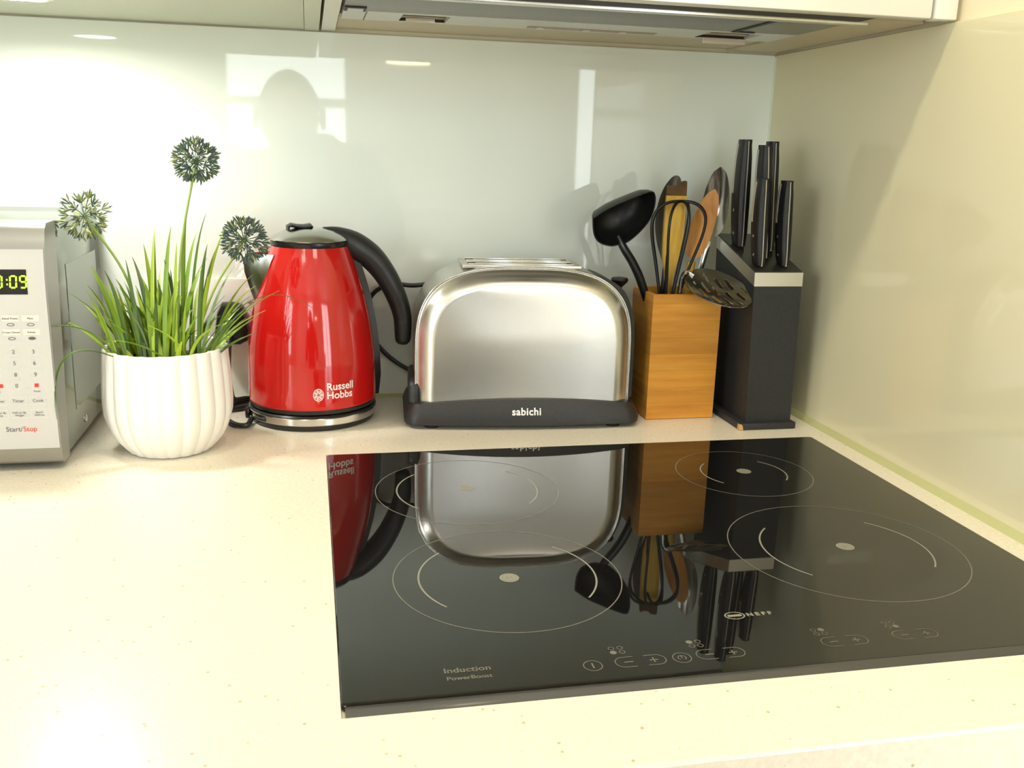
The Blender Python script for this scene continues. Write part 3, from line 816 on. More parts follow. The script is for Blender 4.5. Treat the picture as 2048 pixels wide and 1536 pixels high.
fr.rings([arch(.985, YFR - .0012), arch(.975, YFR - .0018), arch(.95, YFR - .0057), arch(.92, YFR - .0097), arch(.89, YFR - .0129), arch(.865, YFR - .0149), arch(.845, YFR - .0158), arch(.83, YFR - .0161)], cap0=False, cap1=False)
ins = arch(.83, YFR - .0161); half = len(ins) // 2
rows = [ins[0].lerp(ins[1], k / 5) for k in range(5)] + ins[1:half]
GV = []; GF = []; NC = 28
for p_ in rows:
    for k in range(NC + 1):
        u_ = -1 + 2 * k / NC
        GV.append(Vector((-u_ * p_.x if False else u_ * -p_.x, YFR - .0161 - .0042 * (1 - (u_ * p_.x / ins[0].x) ** 2) * min(1, max(0, (ins[half].z - p_.z) / .06)) ** .5, p_.z)))
for i in range(len(rows) - 1):
    for k in range(NC):
        a = i * (NC + 1) + k; GF.append((a, a + 1, a + NC + 2, a + NC + 1))
fr.add(GV, GF)
fr.build('front_panel', BRUSH, to, smooth=50)
rim = MB(); rp = [p + Vector((0, -.0012, 0)) for p in arch(.992, YFR)]
rim.tube(rp, .0013, 8); rim.build('chrome_edge', STEEL, to, smooth=60)
# plinth
def plan(wx, y0, y1, z, bow=0., n=10, r=.018, lift=0.):
    P = []
    for (qx, qy, a) in ((wx - r, y1 - r, 0), (-wx + r, y1 - r, PI / 2), (-wx + r, y0 + r, PI), (wx - r, y0 + r, 1.5 * PI)):
        for k in range(n + 1):
            x = qx + r * math.cos(a + k / n * PI / 2); y = qy + r * math.sin(a + k / n * PI / 2)
            if a >= PI: y -= bow * (1 - (x / wx) ** 2)
            P.append(Vector((x, y, z + lift * (1 - (x / wx) ** 2))))
        if a == PI:
            for k in range(1, 12):
                x = -wx + r + (2 * wx - 2 * r) * k / 12
                P.append(Vector((x, y0 - bow * (1 - (x / wx) ** 2), z + lift * (1 - (x / wx) ** 2))))
    return P
ba = MB()
B_ = .009
ba.rings([plan(.143, -.0610, .062, .0045, B_), plan(.1485, -.0655, .067, .0060, B_), plan(.1492, -.0655, .067, .012, B_), plan(.1462, -.0632, .065, .021, B_, lift=.004), plan(.1412, -.0592, .062, .0295, B_, lift=.008), plan(.1365, -.0550, .059, .0310, B_, lift=.008)])
bo = ba.build('plinth', BLACKM, to, smooth=40)
lt = MB(); put(lt, text('sabichi', .0125, 'CENTER', .0003, 1.08), lambda x, y: (.001 + x, -.0745 - .0009 + (.2 * (.0197 + y - .012) if .0197 + y < .025 else .0026 + .32 * (.0197 + y - .025)), .0197 + y))
lt.build('lettering', WHITEPRINT, bo, smooth=0)
for fx in (-.115, .115):
    for fy_ in (-.052, .045): MB().lathe([(.009, 0), (.010, .0055)], 20, (fx, fy_, 0)).build('foot', RUBBER, to)
# end caps: black sides, the right one carrying the lever
ec = MB()
def endcap(s, x0, x1, zt, hw):
    ol_ = []
    for k in range(25):
        a = PI * k / 24
        ol_.append((math.copysign(abs(math.cos(a)) ** .6, math.cos(a)) * hw, .03 + (zt - .03) * math.sin(a) ** .55))
    return [[Vector((s * x, y * q, .03 + (z - .03) * q)) for y, z in ol_] for x, q in ((x0, 1), (x1 - .004, 1), (x1, .93))]
sd_ = [p_ for p_ in arch(1, 0) if p_.x > .088]
outp = []
for k, p_ in enumerate(sd_):
    a_, b_ = sd_[max(k - 1, 0)], sd_[min(k + 1, len(sd_) - 1)]
    tn = (b_ - a_).normalized(); nv = Vector((-tn.z, 0, tn.x)); nv = nv if nv.x > 0 else -nv
    off = min(1., .15 + k / 7) * .0085
    outp.append((p_ + nv * off, p_ - nv * .002))
ec.rings([[Vector((o_.x, -.028, o_.z)), Vector((o_.x, .030, o_.z)), Vector((i_.x, .030, i_.z)), Vector((i_.x, -.028, i_.z))] for o_, i_ in outp])
ec.build('side_cover', BLACKM, to, smooth=45)
ec = MB(); ec.rings(endcap(-1, .132, .1425, .062, .050)); ec.build('side_cover', BLACKM, to, smooth=45)
lv = MB().tube([(.126, .0, .150), (.1275, .0, .1735)], .004, 10).build('lever', BLACKP, to)
MB().lathe([(.0045, 0), (.0100, .0055), (.0112, .0085), (.0100, .0112), (.004, .0122)], 24, (.1275, 0, .1700)).build('knob', BLACKP, lv)
# slots
tp = MB(); tp.box(-.078, .070, -.033, .043, ZT - .0032, ZT + .0006, .0005); tp = tp.build('top_plate', SHELL, to)
for y in (-.014, .024):
    sl = MB().box(-.070, .062, y - .0105, y + .0105, ZT + .0005, ZT + .0009).build('slot', GAP, to)
    for s in (-.0105, .0105):
        MB().box(-.070, .062, y + s - .0008, y + s + .0008, ZT + .0004, ZT + .0018, .0004).build('slot_edge', STEEL, sl)
    MB().box(-.06, .054, y - .0028, y + .0028, ZT + .0010, ZT + .0014, .0002).build('bread_guide', SHELL, sl)
# flex loops out of the back on the left
q = math.cos(-TR), math.sin(-TR)
def tw(x, y, z): x -= TX; y -= TY; return (x * q[0] - y * q[1], x * q[1] + y * q[0], z)
MB().tube(catmull([tw(*p) for p in ((-.46, -.034, .165), (-.500, -.016, .157), (-.525, -.012, .158), (-.5415, -.012, .155), (-.556, -.010, .145), (-.566, -.009, .125), (-.566, -.009, .102), (-.555, -.010, .081), (-.530, -.012, .0545), (-.495, -.016, .034), (-.46, -.028, .022))], 8), .0030, 8).build('flex', RUBBER, to)

# ------------------------------------------------------------------ utensil holder
BX, BY = -.168, -.1145
uh = thing('utensil_holder', 'square bamboo utensil box between the toaster and the knife block', 'utensil holder', (BX, BY, 0))
hw, hd_, th, hh = .0462, .0392, .006, .1645
u = MB()
def sq(w_, d_, z): return [Vector((-w_, -d_, z)), Vector((w_, -d_, z)), Vector((w_, d_, z)), Vector((-w_, d_, z))]
u.rings([sq(hw - .0008, hd_ - .0008, .0004), sq(hw, hd_, .0014), sq(hw, hd_, hh - .001), sq(hw - .001, hd_ - .001, hh), sq(hw - th + .001, hd_ - th + .001, hh), sq(hw - th, hd_ - th, hh - .001), sq(hw - th, hd_ - th, .008)])
u.build('box', BAMBOO, uh, smooth=25)

UG = 'utensils in the bamboo box'
def utensil(name, label, cat, foot):
    return thing(name, label, cat, foot, 0, UG)
def rel(foot): 
    f_ = Vector(foot); return lambda p: Vector(p) - f_

# ladle ---------------------------------------------------------
ft = (-.176, -.118, .010)
t = utensil('ladle', 'black plastic ladle with deep bowl leaning out towards the toaster', 'ladle', ft); L = rel(ft)
rimxz = [(1181, 437), (1207, 419), (1238, 404), (1269, 391), (1293, 383), (1302, 391), (1304.5, 411.5), (1299, 438), (1285, 460), (1262, 482), (1241, 489), (1222.5, 491), (1199, 483), (1186.5, 465)]
SC = 1. / 1558.
cxp, cyp = 1243, 440; cX, cZ, cY = -.2485, .2535, -.118
rim3 = [Vector((cX + (a - cxp) * SC, 0, cZ + (cyp - b) * SC * 1.02)) for a, b in rimxz]
rim3 = catmull(rim3 + [rim3[0]], 4)[:-1]
for p_ in rim3: p_.y = cY - .32 * (p_.z - cZ)
ctr = Vector((cX, cY, cZ)); back = Vector((.02, .95, .30)).normalized()
def bowl(scale, dep): return [L(ctr + (p_ - ctr) * scale + back * dep) for p_ in rim3]
bw = MB()
bw.rings([bowl(.965, .0008), bowl(.90, .012), bowl(.78, .024), bowl(.55, .033), bowl(.25, .037)][::-1] + [bowl(.965, .0), bowl(1., -.0004), bowl(1.005, .0015), bowl(.945, .0135), bowl(.82, .0262), bowl(.58, .0357), bowl(.26, .0398)])
bw.build('bowl', BLACKP, t, smooth=60)
MB().tube([L(p_) for p_ in catmull([(-.2475, -.100, .232), (-.2415, -.106, .2185), (-.229, -.112, .198), (-.217, -.116, .172), (-.200, -.118, .12), (-.176, -.118, .014)], 6)], lerp1([.0055, .0070, .0074, .0074, .0065, .0055], 6), 12, flat=.75, up=(0, 1, 0)).build('handle', BLACKS, t)

# whisk ---------------------------------------------------------
ft = (-.176, -.131, .010)
t = utensil('whisk', 'black balloon whisk standing in front of the scorched wooden spatula', 'whisk', ft); L = rel(ft)
MB().tube([L((-.1870, -.1285, .122)), L((-.186, -.1285, .112)), L((-.176, -.131, .012))], [.0045, .0070, .0065], 14).build('handle', BLACKS, t)
top = Vector((-.1745, -.127, .2785))
fo = Vector((-.187, -.1285, .118))
for k, (az, wd) in enumerate(((5, 1.), (55, .92), (100, .8), (150, .95))):
    d = Vector((math.cos(rad(az)), math.sin(rad(az)) * .75, 0)); ax = (top - fo)
    wp = []
    for s in (1, -1):
        half = [(0, .0025), (.25, .0125), (.5, .0225), (.72, .0315), (.86, .0325), (.95, .0245), (1.0, .008)]
        half = half if s == 1 else half[::-1]
        wp += [fo + ax * u_ + d * s * r_ * wd + Vector((.006 * u_ * u_ * s * d.x, 0, 0)) for u_, r_ in half]
    MB().tube([L(p_) for p_ in catmull(wp, 5)], .0019, 8).build('wire', BLACKP, t)

def paddle(name, L, outline, axis_pts, th, mat, t, handle_r, hmat=None):
    pass

# wooden spatula, scorched top ------------------------------------
ft = (-.172, -.112, .010)
t = utensil('wooden_spatula', 'yellow wooden spatula with a scorched split end behind the whisk', 'spatula', ft); L = rel(ft)
ol_ = [(-.1885, .2985), (-.1815, .2972), (-.1765, .2985), (-.1725, .3030), (-.1650, .3045), (-.1632, .303), (-.1628, .272), (-.1632, .236), (-.168, .205), (-.1745, .176), (-.176, .150), (-.182, .150), (-.1835, .176), (-.1895, .205), (-.1905, .236), (-.1900, .272)]
def slab(P, y0, th_, tilt=0.): 
    A = [L((x, y0 + tilt * (z - .2), z)) for x, z in P]; return [A, [p_ + Vector((0, th_, 0)) for p_ in A]]
lo_ = [p_ for p_ in ol_ if p_[1] < .285]
m = MB(); m.rings(slab([(-.1628, .2855)] + ol_[6:] + [(-.1896, .2855)], -.113, .0042)); m.build('blade', WOODY, t, smooth=25)
m = MB(); m.rings(slab(ol_[:6] + [(-.1628, .2856), (-.1896, .2856)], -.113, .0042)); tag(m.build('scorched_tip', CHAR, t, smooth=25), 'scorched dark brown end of the wooden spatula')
MB().tube([L((-.179, -.111, .152)), L((-.176, -.111, .09)), L((-.172, -.112, .012))], [.0042, .0048, .0050], 10).build('handle', WOODY, t)

# wooden spoon ----------------------------------------------------
ft = (-.155, -.100, .010)
t = utensil('wooden_spoon', 'orange brown wooden spoon leaning towards the knife block', 'spoon', ft); L = rel(ft)
def spoon_head(L, base, tip, wide, depth, normal, th, n=14, k=20, pw=.8, holes=None):
    """a dished oval: rings across the length, front surface hollow"""
    b_, t_ = Vector(base), Vector(tip); ax = (t_ - b_); nrm = Vector(normal); nrm = (nrm - ax * nrm.dot(ax) / ax.length_squared).normalized(); sd = ax.normalized().cross(nrm)
    fr_, bk = [], []
    for i in range(n + 1):
        u_ = i / n; w_ = wide * max(math.sqrt(max(0, 1 - (2 * min(1, .03 + .97 * u_ ** pw) - 1) ** 2)), .05)
        rf, rb = [], []
        for j in range(k + 1):
            v_ = -1 + 2 * j / k
            hol = depth * (1 - v_ * v_) * math.sin(PI * min(1, max(0, u_)))
            p_ = b_ + ax * u_ + sd * v_ * w_
            rf.append(L(p_ - nrm * hol)); rb.append(L(p_ - nrm * (hol + th)))
        fr_.append(rf); bk.append(rb)
    return [f_ + list(reversed(g_)) for f_, g_ in zip(fr_, bk)]
m = MB(); m.rings(spoon_head(L, (-.1455, -.103, .205), (-.1215, -.106, .2945), .0150, .003, (-.35, -1, .1), .004)); m.build('bowl', WOODB, t, smooth=50)
MB().tube([L((-.1455, -.1015, .200)), L((-.148, -.101, .16)), L((-.152, -.100, .09)), L((-.155, -.100, .012))], [.0062, .0056, .0052, .0050], 10).build('handle', WOODY, t)

# big steel spoon behind ------------------------------------------
ft = (-.142, -.087, .010)
t = utensil('serving_spoon', 'large steel serving spoon standing behind the wooden spoon', 'spoon', ft); L = rel(ft)
m = MB(); m.rings(spoon_head(L, (-.1150, -.088, .232), (-.1090, -.090, .3225), .0190, .011, (-.75, -.65, .1), .0012)); m.build('bowl', STEELD, t, smooth=60)
MB().tube([L((-.1165, -.0865, .226)), L((-.124, -.086, .19)), L((-.134, -.086, .11)), L((-.142, -.087, .012))], [.0045, .0038, .0036, .0045], 10, flat=.6, up=(1, 0, 0)).build('handle', STEEL, t)

# grey spatula behind ----------------------------------------------
ft = (-.186, -.088, .010)
t = utensil('turner', 'grey steel turner with rounded blade standing behind the wooden spatula', 'turner', ft); L = rel(ft)
ol2 = [(-.1605, .300), (-.164, .3085), (-.171, .3100), (-.179, .3030), (-.187, .289), (-.1925, .268), (-.1935, .245), (-.190, .225), (-.183, .205), (-.178, .195), (-.172, .195), (-.167, .22), (-.163, .26)]
A = [Vector((p_.x, 0, p_.y)) for p_ in catmull([(x, z, 0) for x, z in ol2 + [ol2[0]]], 4)[:-1]]
cc = sum(A, Vector()) / len(A)
def dish(s_, e): return [L((cc.x + (p_.x - cc.x) * s_, -.088 + e, cc.z + (p_.z - cc.z) * s_)) for p_ in A]
m = MB(); m.rings([dish(.15, .006), dish(.6, .005), dish(.9, .002), dish(1, 0), dish(1, .0012), dish(.9, .0032), dish(.6, .0062), dish(.15, .0072)]); m.build('blade', M('turner_steel', (.30, .30, .28), .3, metal=.8), t, smooth=50)
MB().tube([L((-.175, -.0865, .20)), L((-.176, -.0865, .16)), L((-.180, -.087, .09)), L((-.186, -.088, .012))], [.0035, .0042, .0048, .0048], 10).build('handle', BLACKS, t)

# slotted spoon hanging over the rim ---------------------------------
ft = (-.182, -.142, .010)
t = utensil('slotted_spoon', 'slotted steel spoon with its head drooping out over the box towards the knife block', 'spoon', ft); L = rel(ft)
hb_, ht_ = Vector((-.1645, -.146, .1905)), Vector((-.1085, -.2085, .1612))
ax = ht_ - hb_; nrm = Vector((-.10, -.52, .85)); nrm = (nrm - ax * nrm.dot(ax) / ax.length_squared).normalized(); sd = ax.normalized().cross(nrm)
NU, NV = 60, 44
def sp_pt(u_, v_, e):
    w_ = .0305 * max(math.sqrt(max(0, 1 - (2 * (.03 + .968 * u_ ** .9) - 1) ** 2)), .06)
    return L(hb_ + ax * u_ + sd * v_ * w_ - nrm * (.0085 * (1 - v_ * v_) * math.sin(PI * u_) + e))
def is_slot(i, j):
    u_ = (i + .5) / NU; v_ = -1 + 2 * (j + .5) / NV
    if not .12 < u_ < .92: return False
    w_ = .0305 * math.sqrt(max(0, 1 - (2 * (.03 + .968 * u_ ** .9) - 1) ** 2))
    a_, b_ = u_ * ax.length, v_ * w_
    if abs(v_) > .82: return False
    th_ = rad(24)
    q_, r_ = a_ * math.cos(th_) + b_ * math.sin(th_), -a_ * math.sin(th_) + b_ * math.cos(th_)
    k_ = math.floor(r_ / .0098)
    if r_ / .0098 - k_ > .42: return False
    q_ += (k_ % 2) * .010
    return (q_ % .026) < .0185
m = MB(); V = []; Fs = []
idx = {}
for e_i, e in enumerate((0, .0012)):
    for i in range(NU + 1):
        for j in range(NV + 1):
            idx[(e_i, i, j)] = len(V); V.append(sp_pt(i / NU, -1 + 2 * j / NV, e))
cells = {(i, j) for i in range(NU) for j in range(NV) if not is_slot(i, j)}
for (i, j) in cells:
    a, b_, c_, d_ = (i, j), (i, j + 1), (i + 1, j + 1), (i + 1, j)
    Fs.append(tuple(idx[(0, *q_)] for q_ in (a, b_, c_, d_))); Fs.append(tuple(idx[(1, *q_)] for q_ in (d_, c_, b_, a)))
    for (n_, p_, q_) in (((i - 1, j), a, b_), ((i + 1, j), c_, d_), ((i, j - 1), d_, a), ((i, j + 1), b_, c_)):
        if n_ not in cells: Fs.append((idx[(0, *q_)], idx[(0, *p_)], idx[(1, *p_)], idx[(1, *q_)]))
m.add(V, Fs); m.build('head', SPOONM, t, smooth=40)
MB().tube([L(p_) for p_ in catmull([(-.160, -.1500, .1875), (-.166, -.1435, .1915), (-.171, -.1385, .186), (-.1735, -.138, .165), (-.178, -.140, .09), (-.182, -.142, .013)], 6)], .0028, 8).build('handle', STEEL, t)

# ------------------------------------------------------------------ knife block
kbx, kby = -.0725, -.145
nb = thing('knife_block', 'slate black knife block with steel band and worn plinth in the corner', 'knife block', (kbx, kby, 0))
def kl(x, y, z): return Vector((x - kbx, y - kby, z))
b = MB().box(-.111 - kbx, -.034 - kbx, -.2145 - kby, -.072 - kby, .0004, .0088, .001).build('plinth', SLATE, nb)
c_ = MB()
c_.rings([[kl(-.1113, -.2147, .0006), kl(-.1060, -.2149, .0006), kl(-.1072, -.2149, .0060), kl(-.1095, -.2147, .0085), kl(-.1112, -.2142, .0080)], [kl(-.1113, -.2080, .0006), kl(-.1070, -.2146, .0006), kl(-.1080, -.2146, .0055), kl(-.1098, -.2100, .0085), kl(-.1112, -.2085, .0080)]])
tag(c_.build('chipped_corner', CHIP, b, smooth=0), 'bare wood chip on the front corner of the plinth')
fx0, fx1, fyf, fyb = -.1045, -.0405, -.2055, -.088
SL = (.2345 - .1995) / (.2055 - .0912)
def zt_(y): return .1995 + (y - fyf) * SL
bd = MB(); lean = .0025
def xl(z): return -.0990 - .0055 * z / .2
def xr(z): return -.0375 - .0030 * z / .2
def sec(z_f, ins=0.):
    out = []
    for (sx, y) in ((0, fyf), (1, fyf), (1, fyb), (0, fyb)):
        z = z_f + (y - fyf) * SL
        out.append(kl((xl(z) - ins if sx == 0 else xr(z) + ins), y - (ins if y == fyf else -ins), z))
    return out
bd.rings([[kl(xl(.009), fyf, .0089), kl(xr(.009), fyf, .0089), kl(xr(.009), fyb, .0089), kl(xl(.009), fyb, .0089)], sec(.182)])
bd.build('body', SLATE, nb, smooth=0)
MB().rings([sec(.1821, .0004), sec(.1990, .0004)]).build('steel_band', BAND, nb, smooth=0)
MB().rings([sec(.1991, -.0006), sec(.2002, -.0006)]).build('top_plate', BLOCKTOP, nb, smooth=0)

KG = 'knives in the block'
def knife(label, base, top, tx=.0175, ty=.0285):
    base = Vector(base); base.z = zt_(base.y) + .0010
    t = thing('kitchen_knife', label, 'knife', base, 0, KG)
    d = Vector(top) - base; Ln = d.length; n_ = 18
    bl = Vector((0, 0, 0))
    g_ = MB(); rs = []
    for i in range(n_ + 1):
        u_ = i / n_
        w_ = .80 + .20 * math.sin(PI * min(1, u_ * 1.05)) - (.10 * max(0, u_ - .85) / .15)
        if u_ < .06: w_ = .70 + 1.6 * u_
        if i == n_: w_ = .74
        c0 = d * u_ + Vector((0, .0035 * math.sin(PI * u_), 0))
        ring = []
        for k in range(20):
            a = 2 * PI * k / 20
            ring.append(c0 + Vector((math.copysign(abs(math.cos(a)) ** .55, math.cos(a)) * tx / 2 * w_, math.copysign(abs(math.sin(a)) ** .55, math.sin(a)) * ty / 2 * w_, 0)))
        rs.append(ring)
    g_.rings(rs); g_.build('grip', BLACKP, t, smooth=50)
    # steel tang showing along the front edge, and a pale strip on the flank
    tg = MB(); rs = []
    for i in range(n_ + 1):
        u_ = .0 + i / n_ * .985
        w_ = .80 + .20 * math.sin(PI * min(1, u_ * 1.05)) - (.10 * max(0, u_ - .85) / .15)
        if u_ < .06: w_ = .70 + 1.6 * u_
        c0 = d * u_ + Vector((0, .0035 * math.sin(PI * u_) - ty / 2 * w_, 0))
        rs.append([c0 + Vector((sx * .0006, sy, 0)) for sx, sy in ((-1, .002), (-1, -.0005), (1, -.0005), (1, .002))])
    tg.rings(rs); tg.build('tang', KNIFE_STRIP, t, smooth=30)
    il = MB(); rs = []
    for i in range(9):
        u_ = .50 + .46 * i / 8
        w_ = .80 + .20 * math.sin(PI * min(1, u_ * 1.05)) - (.10 * max(0, u_ - .85) / .15)
        c0 = d * u_ + Vector((-tx / 2 * w_, .0035 * math.sin(PI * u_) + ty * .22, 0))
        rs.append([c0 + Vector((sx, sy, 0)) for sx, sy in ((.002, -.0022), (-.0004, -.0020), (-.0004, .0020), (.002, .0022))])
    il.rings(rs); il.build('flank_strip', KNIFE_STRIP, t, smooth=30)
    for u_ in (.12, .34):
        w_ = .80 + .20 * math.sin(PI * u_ * 1.05)
        c0 = d * u_ + Vector((-tx / 2 * w_, .0035 * math.sin(PI * u_), 0))
        r_ = MB().lathe([(.0019, -.001), (.0019, .0004), (.001, .0007)], 14); o = r_.build('rivet', STEEL, t)
        o.matrix_local = Matrix.Translation(c0) @ Matrix.Rotation(-PI / 2, 4, 'Y')
    MB().box(-.0011, .0011, -.0085, .0075, -.0009, .001).build('blade', STEEL, t)
    return t
knife('tall black-handled knife at the back corner nearest the wooden spoon', (-.0925, -.128, 0), (-.0962, -.130, .3575))
knife('tall black-handled knife at the back, nearest the side wall', (-.0575, -.140, 0), (-.0640, -.1405, .3560), .0165, .0265)
knife('tall black-handled knife behind the short middle knife', (-.0745, -.163, 0), (-.0860, -.165, .3510), .0165, .0265)
knife('short black-handled knife in front of the tall middle one', (-.0915, -.187, 0), (-.0955, -.187, .3115), .0158, .0245)
knife('short black-handled knife at the front near the side wall', (-.0590, -.187, 0), (-.0635, -.187, .3095), .0152, .0245)

# ------------------------------------------------------------------ lamps in the room
def area(name, loc, rot, size, power, col, size_y=None, shape='RECTANGLE', spread=180):
    l = bpy.data.lights.new(name, 'AREA'); l.energy = power; l.color = col; l.size = size; l.shape = shape; l.spread = rad(spread)
    if size_y: l.size_y = size_y
    o = bpy.data.objects.new(name, l); COL.objects.link(o); o.location = loc; o.rotation_euler = rot
    return l
for lx_, ly_, lab in ((-1.25, -1.9, 'unseen square ceiling light added for fill on the microwave side'), (1.1, -1.75, 'unseen square ceiling light added for fill beyond the side wall'), (-.15, -1.75, 'unseen square ceiling light added for fill above the photographer')):
    c = thing('fill_ceiling_light', lab, 'light', (lx_, ly_, CZ), group='added ceiling fill lights')  # unseen fixtures added for soft fill from behind the camera
    MB().box(-.20, .20, -.20, .20, -.03, -.0005, .004).build('frame', UPVC, c)
    MB().box(-.185, .185, -.185, .185, -.034, -.0305).build('diffuser', LAMPR, c)
    area('fill_ceiling_lamp', (lx_, ly_, CZ - .04), (0, 0, 0), .36, 1.5, (1., .90, .74), .36)
for lx_, ly_, lab in ((-1.0, -.90, 'round recessed ceiling spotlight over the plain stretch of worktop'), (-.36, -.90, 'round recessed ceiling spotlight over the hob')):
    c = thing('downlight', lab, 'light', (lx_, ly_, CZ), group='recessed ceiling spotlights')
    MB().lathe([(.060, -.0005), (.075, -.0005), (.075, -.004), (.064, -.007), (.060, -.004)], 40, cap0=False, cap1=False).build('bezel', HOODT, c)
    MB().lathe([(.0595, -.001), (.0595, -.004)], 40).build('diffuser', LAMPR, c)
    area('downlight_lamp', (lx_, ly_, CZ - .008), (0, 0, 0), .12, 6.5, (1., .86, .63), shape='DISK')
pn = thing('pendant_lamp', 'small warm glowing pendant lamp hanging behind the photographer', 'light', (-.258, -2.5, .647))
MB().lathe([(.004, .045), (.02, .042), (.075, .018), (.092, .002), (.090, .001), (.070, .014), (.02, .035), (.003, .036)], 40).build('shade', UPVC, pn)
MB().lathe([(.080, .003), (.082, -.004), (.03, -.007)], 40).build('glow_disc', PEND, pn)
MB().tube([(0, 0, .045), (0, 0, CZ - .648)], .002, 6).build('cord', BLACKP, pn)
# the spotlight under the cabinet
l = area('spotlight', (-.918, -.185, CB - .006), (0, 0, 0), .05, 1.5, (1., .97, .87), shape='DISK', spread=165)

# daylight: overcast sky through the windows
world = bpy.data.worlds.new('sky'); scene.world = world; world.use_nodes = True
bg = world.node_tree.nodes['Background']
bg.inputs['Color'].default_value = (.93, .97, 1., 1); bg.inputs['Strength'].default_value = 10
def portal(axis, pos, h, face):
    l = bpy.data.lights.new('window_portal', 'AREA'); l.shape = 'RECTANGLE'; l.size = h[1] - h[0]; l.size_y = h[3] - h[2]; l.cycles.is_portal = True
    o = bpy.data.objects.new('window_portal', l); COL.objects.link(o)
    if axis == 'y': o.location = ((h[0] + h[1]) / 2, pos - .08, (h[2] + h[3]) / 2); o.rotation_euler = (rad(90), 0, 0)
    else: o.location = (pos - .08, (h[0] + h[1]) / 2, (h[2] + h[3]) / 2); o.rotation_euler = (rad(90), 0, rad(-90))
    if axis == 'y': o.rotation_euler = (rad(90), 0, 0) if face > 0 else (rad(-90), 0, 0)
portal('y', YR, W1, 1); portal('y', YR, W2, 1); portal('x', XL, W_FILL, 1)

# ------------------------------------------------------------------ photographer (seen only reflected in the glass)
pr = thing('person', 'person in dark jacket stooping with a camera, mirrored in the splashback', 'person', (-.66, -1.72, FZ))
O = Vector((-.66, -1.72, FZ))
J = {}
def skin_chain(name, verts, edges, mats, root=0, sub=2, parent=None, matfn=None):
    me = bpy.data.meshes.new(name); me.from_pydata([Vector(v[:3]) - O for v in verts], edges, [])
    for m_ in mats: me.materials.append(m_)
    o = bpy.data.objects.new(name, me); COL.objects.link(o); o.parent = parent
    sk_ = o.modifiers.new('skin', 'SKIN'); sk_.use_smooth_shade = True
    o.modifiers.new('sub', 'SUBSURF').levels = sub; o.modifiers['sub'].render_levels = sub
    for i, v in enumerate(verts):
        s_ = me.skin_vertices[0].data[i]; s_.radius = (v[3], v[4] if len(v) > 4 else v[3]); s_.use_root = (i == root)
    return o
V = []; E = []
def jv(p, r, r2=None, to=None):
    V.append((*p, r, r2 or r)); i = len(V) - 1
    if to is not None: E.append((to, i))
    return i
pel = jv((-.655, -1.74, -.06), .155, .12)
wai = jv((-.655, -1.66, .06), .145, .11, pel)
che = jv((-.645, -1.56, .20), .19, .125, wai)
nk0 = jv((-.668, -1.50, .300), .095, .075, che)
nk1 = jv((-.678, -1.475, .330), .062, .060, nk0)
hd0 = jv((-.682, -1.455, .365), .066, .070, nk1)
hd1 = jv((-.684, -1.442, .405), .070, .080, hd0)
hd2 = jv((-.684, -1.442, .445), .060, .072, hd1)
for s in (-1, 1):
    sh_ = jv((-.650 + s * .170, -1.52, .262), .082, .078, che)
    ub = jv((-.645 + s * .215, -1.48, .150), .072, .066, sh_)
    el = jv((-.645 + s * .220, -1.43, .030), .056, .054, ub)
    fa = jv((-.645 + s * .175, -1.385, .190), .040, .040, el)
    wr = jv((-.638 + s * .100, -1.362, .290), .028, .028, fa)
    pa = jv((-.637 + s * .078, -1.350, .325), .024, .030, wr)
    for q_ in range(4):
        k1_ = jv((-.637 + s * .066, -1.336, .352 - q_ * .018), .0090, None, pa)
        k2_ = jv((-.637 + s * .052, -1.318, .356 - q_ * .018), .0085, None, k1_)
        k3_ = jv((-.637 + s * (.034 - .003 * (q_ % 2)), -1.3135, .354 - q_ * .018), .0078, None, k2_)
    th1 = jv((-.637 + s * .060, -1.366, .316), .0105, None, pa)
    th2 = jv((-.637 + s * .040, -1.368, .326), .0090, None, th1)
    hp = jv((-.655 + s * .095, -1.73, -.13), .100, .100, pel)
    kn = jv((-.655 + s * .125, -1.52, -.45), .066, .066, hp)
    sn = jv((-.655 + s * .125, -1.66, -.66), .055, .055, kn)
    an = jv((-.655 + s * .125, -1.76, -.83), .042, .042, sn)
    fo_ = jv((-.655 + s * .135, -1.66, -.868), .038, .030, an)
    te = jv((-.655 + s * .140, -1.57, -.872), .034, .026, fo_)
rig = skin_chain('body', V, E, [JACKET], 0, 2, pr)
bm_ = bpy.data.meshes.new_from_object(rig.evaluated_get(bpy.context.evaluated_depsgraph_get()))
bpy.data.objects.remove(rig)
body = bpy.data.objects.new('body', bm_); COL.objects.link(body); body.parent = pr
bm_.materials.clear()
for m_ in (JACKET, TROUSER, SKIN, HAIR): bm_.materials.append(m_)
for p_ in bm_.polygons:
    q_ = p_.center + O; p_.use_smooth = True
    p_.material_index = 3 if q_.z < -.82 else 1 if q_.z < -.09 else 2 if (q_.y > -1.366 and q_.z > .296) or (q_.z > .325 and abs(q_.x + .68) < .075 and q_.y < -1.40) else 0
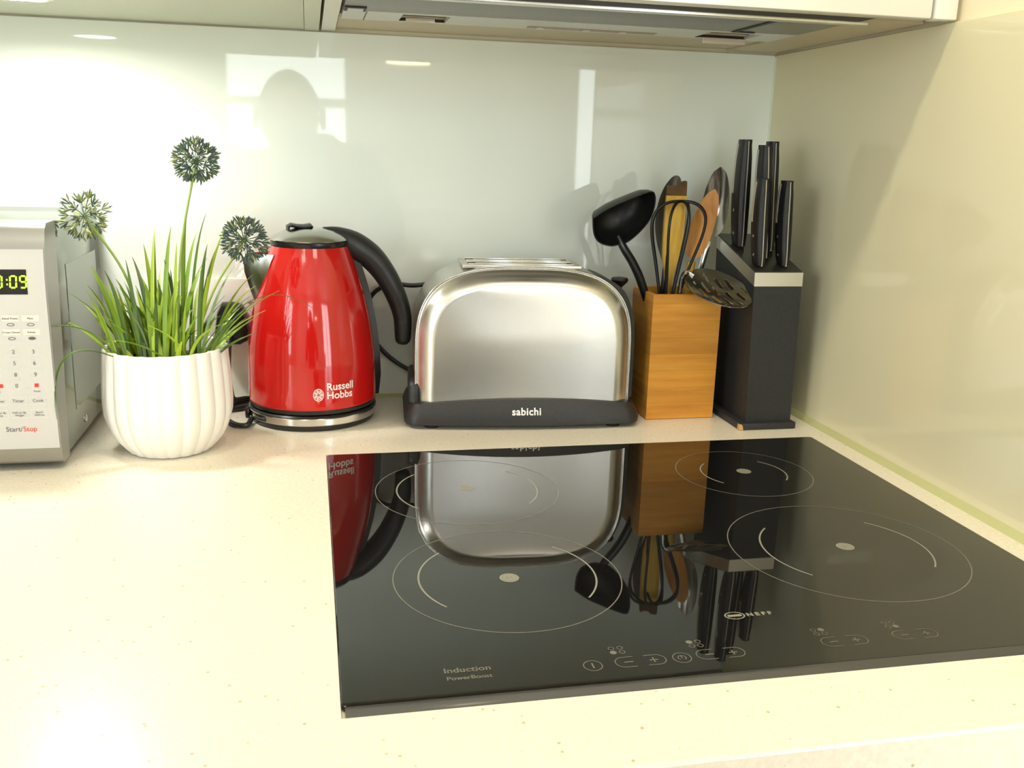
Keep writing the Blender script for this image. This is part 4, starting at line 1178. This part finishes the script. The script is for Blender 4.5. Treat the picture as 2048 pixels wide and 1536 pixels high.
# bare head and hands and the hair are children over the clothed body
hv = MB()
HC = Vector((-.684, -1.440, .405)) - O
def headpt(a, e):
    x, y, z = math.cos(e) * math.sin(a), math.cos(e) * math.cos(a), math.sin(e)
    px_, py_, pz_ = .079 * x, .098 * y, .118 * z
    if z < 0: px_ *= 1 - .22 * z * z; py_ *= 1 - .12 * z * z
    nose = math.exp(-((a / .16) ** 2) - ((e + .12) / .22) ** 2) * .020
    brow = math.exp(-((a / .55) ** 2) - ((e - .22) / .12) ** 2) * .005
    eye = -math.exp(-(((abs(a) - .36) / .16) ** 2) - ((e - .05) / .11) ** 2) * .007
    lip = math.exp(-((a / .28) ** 2) - ((e + .52) / .07) ** 2) * .005
    chin = math.exp(-((a / .35) ** 2) - ((e + .95) / .2) ** 2) * .012
    py_ += nose + brow + eye + lip + chin
    return HC + Vector((px_, py_, pz_))
hv.rings([[headpt(2 * PI * k / 40 - (2 * PI if k > 20 else 0), -PI / 2 + PI * (i + .5) / 28) for k in range(40)] for i in range(28)])
for s in (-1, 1):
    ear = [HC + Vector((s * (.079 + .006 * math.sin(PI * k / 12)), -.005 - .014 * math.cos(2 * PI * k / 12), -.002 + .030 * math.sin(2 * PI * k / 12))) for k in range(12)]
    hv.rings([ear, [p_ + Vector((s * .012, -.008, 0)) for p_ in ear]])
head = hv.build('head', SKIN, pr, smooth=60)
hr = MB(); hrs = []
for i in range(13):
    row = []
    for k in range(48):
        a_ = 2 * PI * k / 48
        e0 = rad(8) + rad(34) * (.5 + .5 * math.cos(a_)) ** 1.5 - rad(38) * (.5 - .5 * math.cos(a_)) ** 2
        e_ = e0 + (rad(89) - e0) * i / 12
        p_ = headpt(a_ if a_ <= PI else a_ - 2 * PI, e_); off = .0045 if i else -.001
        row.append(p_ + (p_ - HC).normalized() * off)
    hrs.append(row)
hr.rings(hrs, cap0=False)
hr.build('hair', HAIR, head, smooth=60)
cm = thing('compact_camera', 'black compact camera held in both hands of the photographer', 'camera', (-.637, -1.320, .330))
MB().box(-.054, .054, -.016, .016, -.034, .034, .004).build('camera_body', BLACKM, cm)
lb = MB().lathe([(.026, 0), (.026, .018), (.022, .019), (.018, .012), (.001, .010)], 32); lb = lb.build('lens', BLACKS, cm); lb.rotation_euler = (-PI / 2, 0, 0); lb.location = (.0, .0162, .004)

# ------------------------------------------------------------------ view
vs = scene.view_settings
vs.view_transform = 'Standard'; vs.look = 'None'; vs.gamma = 1; vs.exposure = 0; vs.use_curve_mapping = False
scene.cycles.use_denoising = True
scene.cycles.max_bounces = 10; scene.cycles.diffuse_bounces = 5; scene.cycles.glossy_bounces = 6; scene.cycles.transparent_max_bounces = 12
scene.cycles.caustics_reflective = False; scene.cycles.caustics_refractive = False
scene.cycles.sample_clamp_indirect = 6
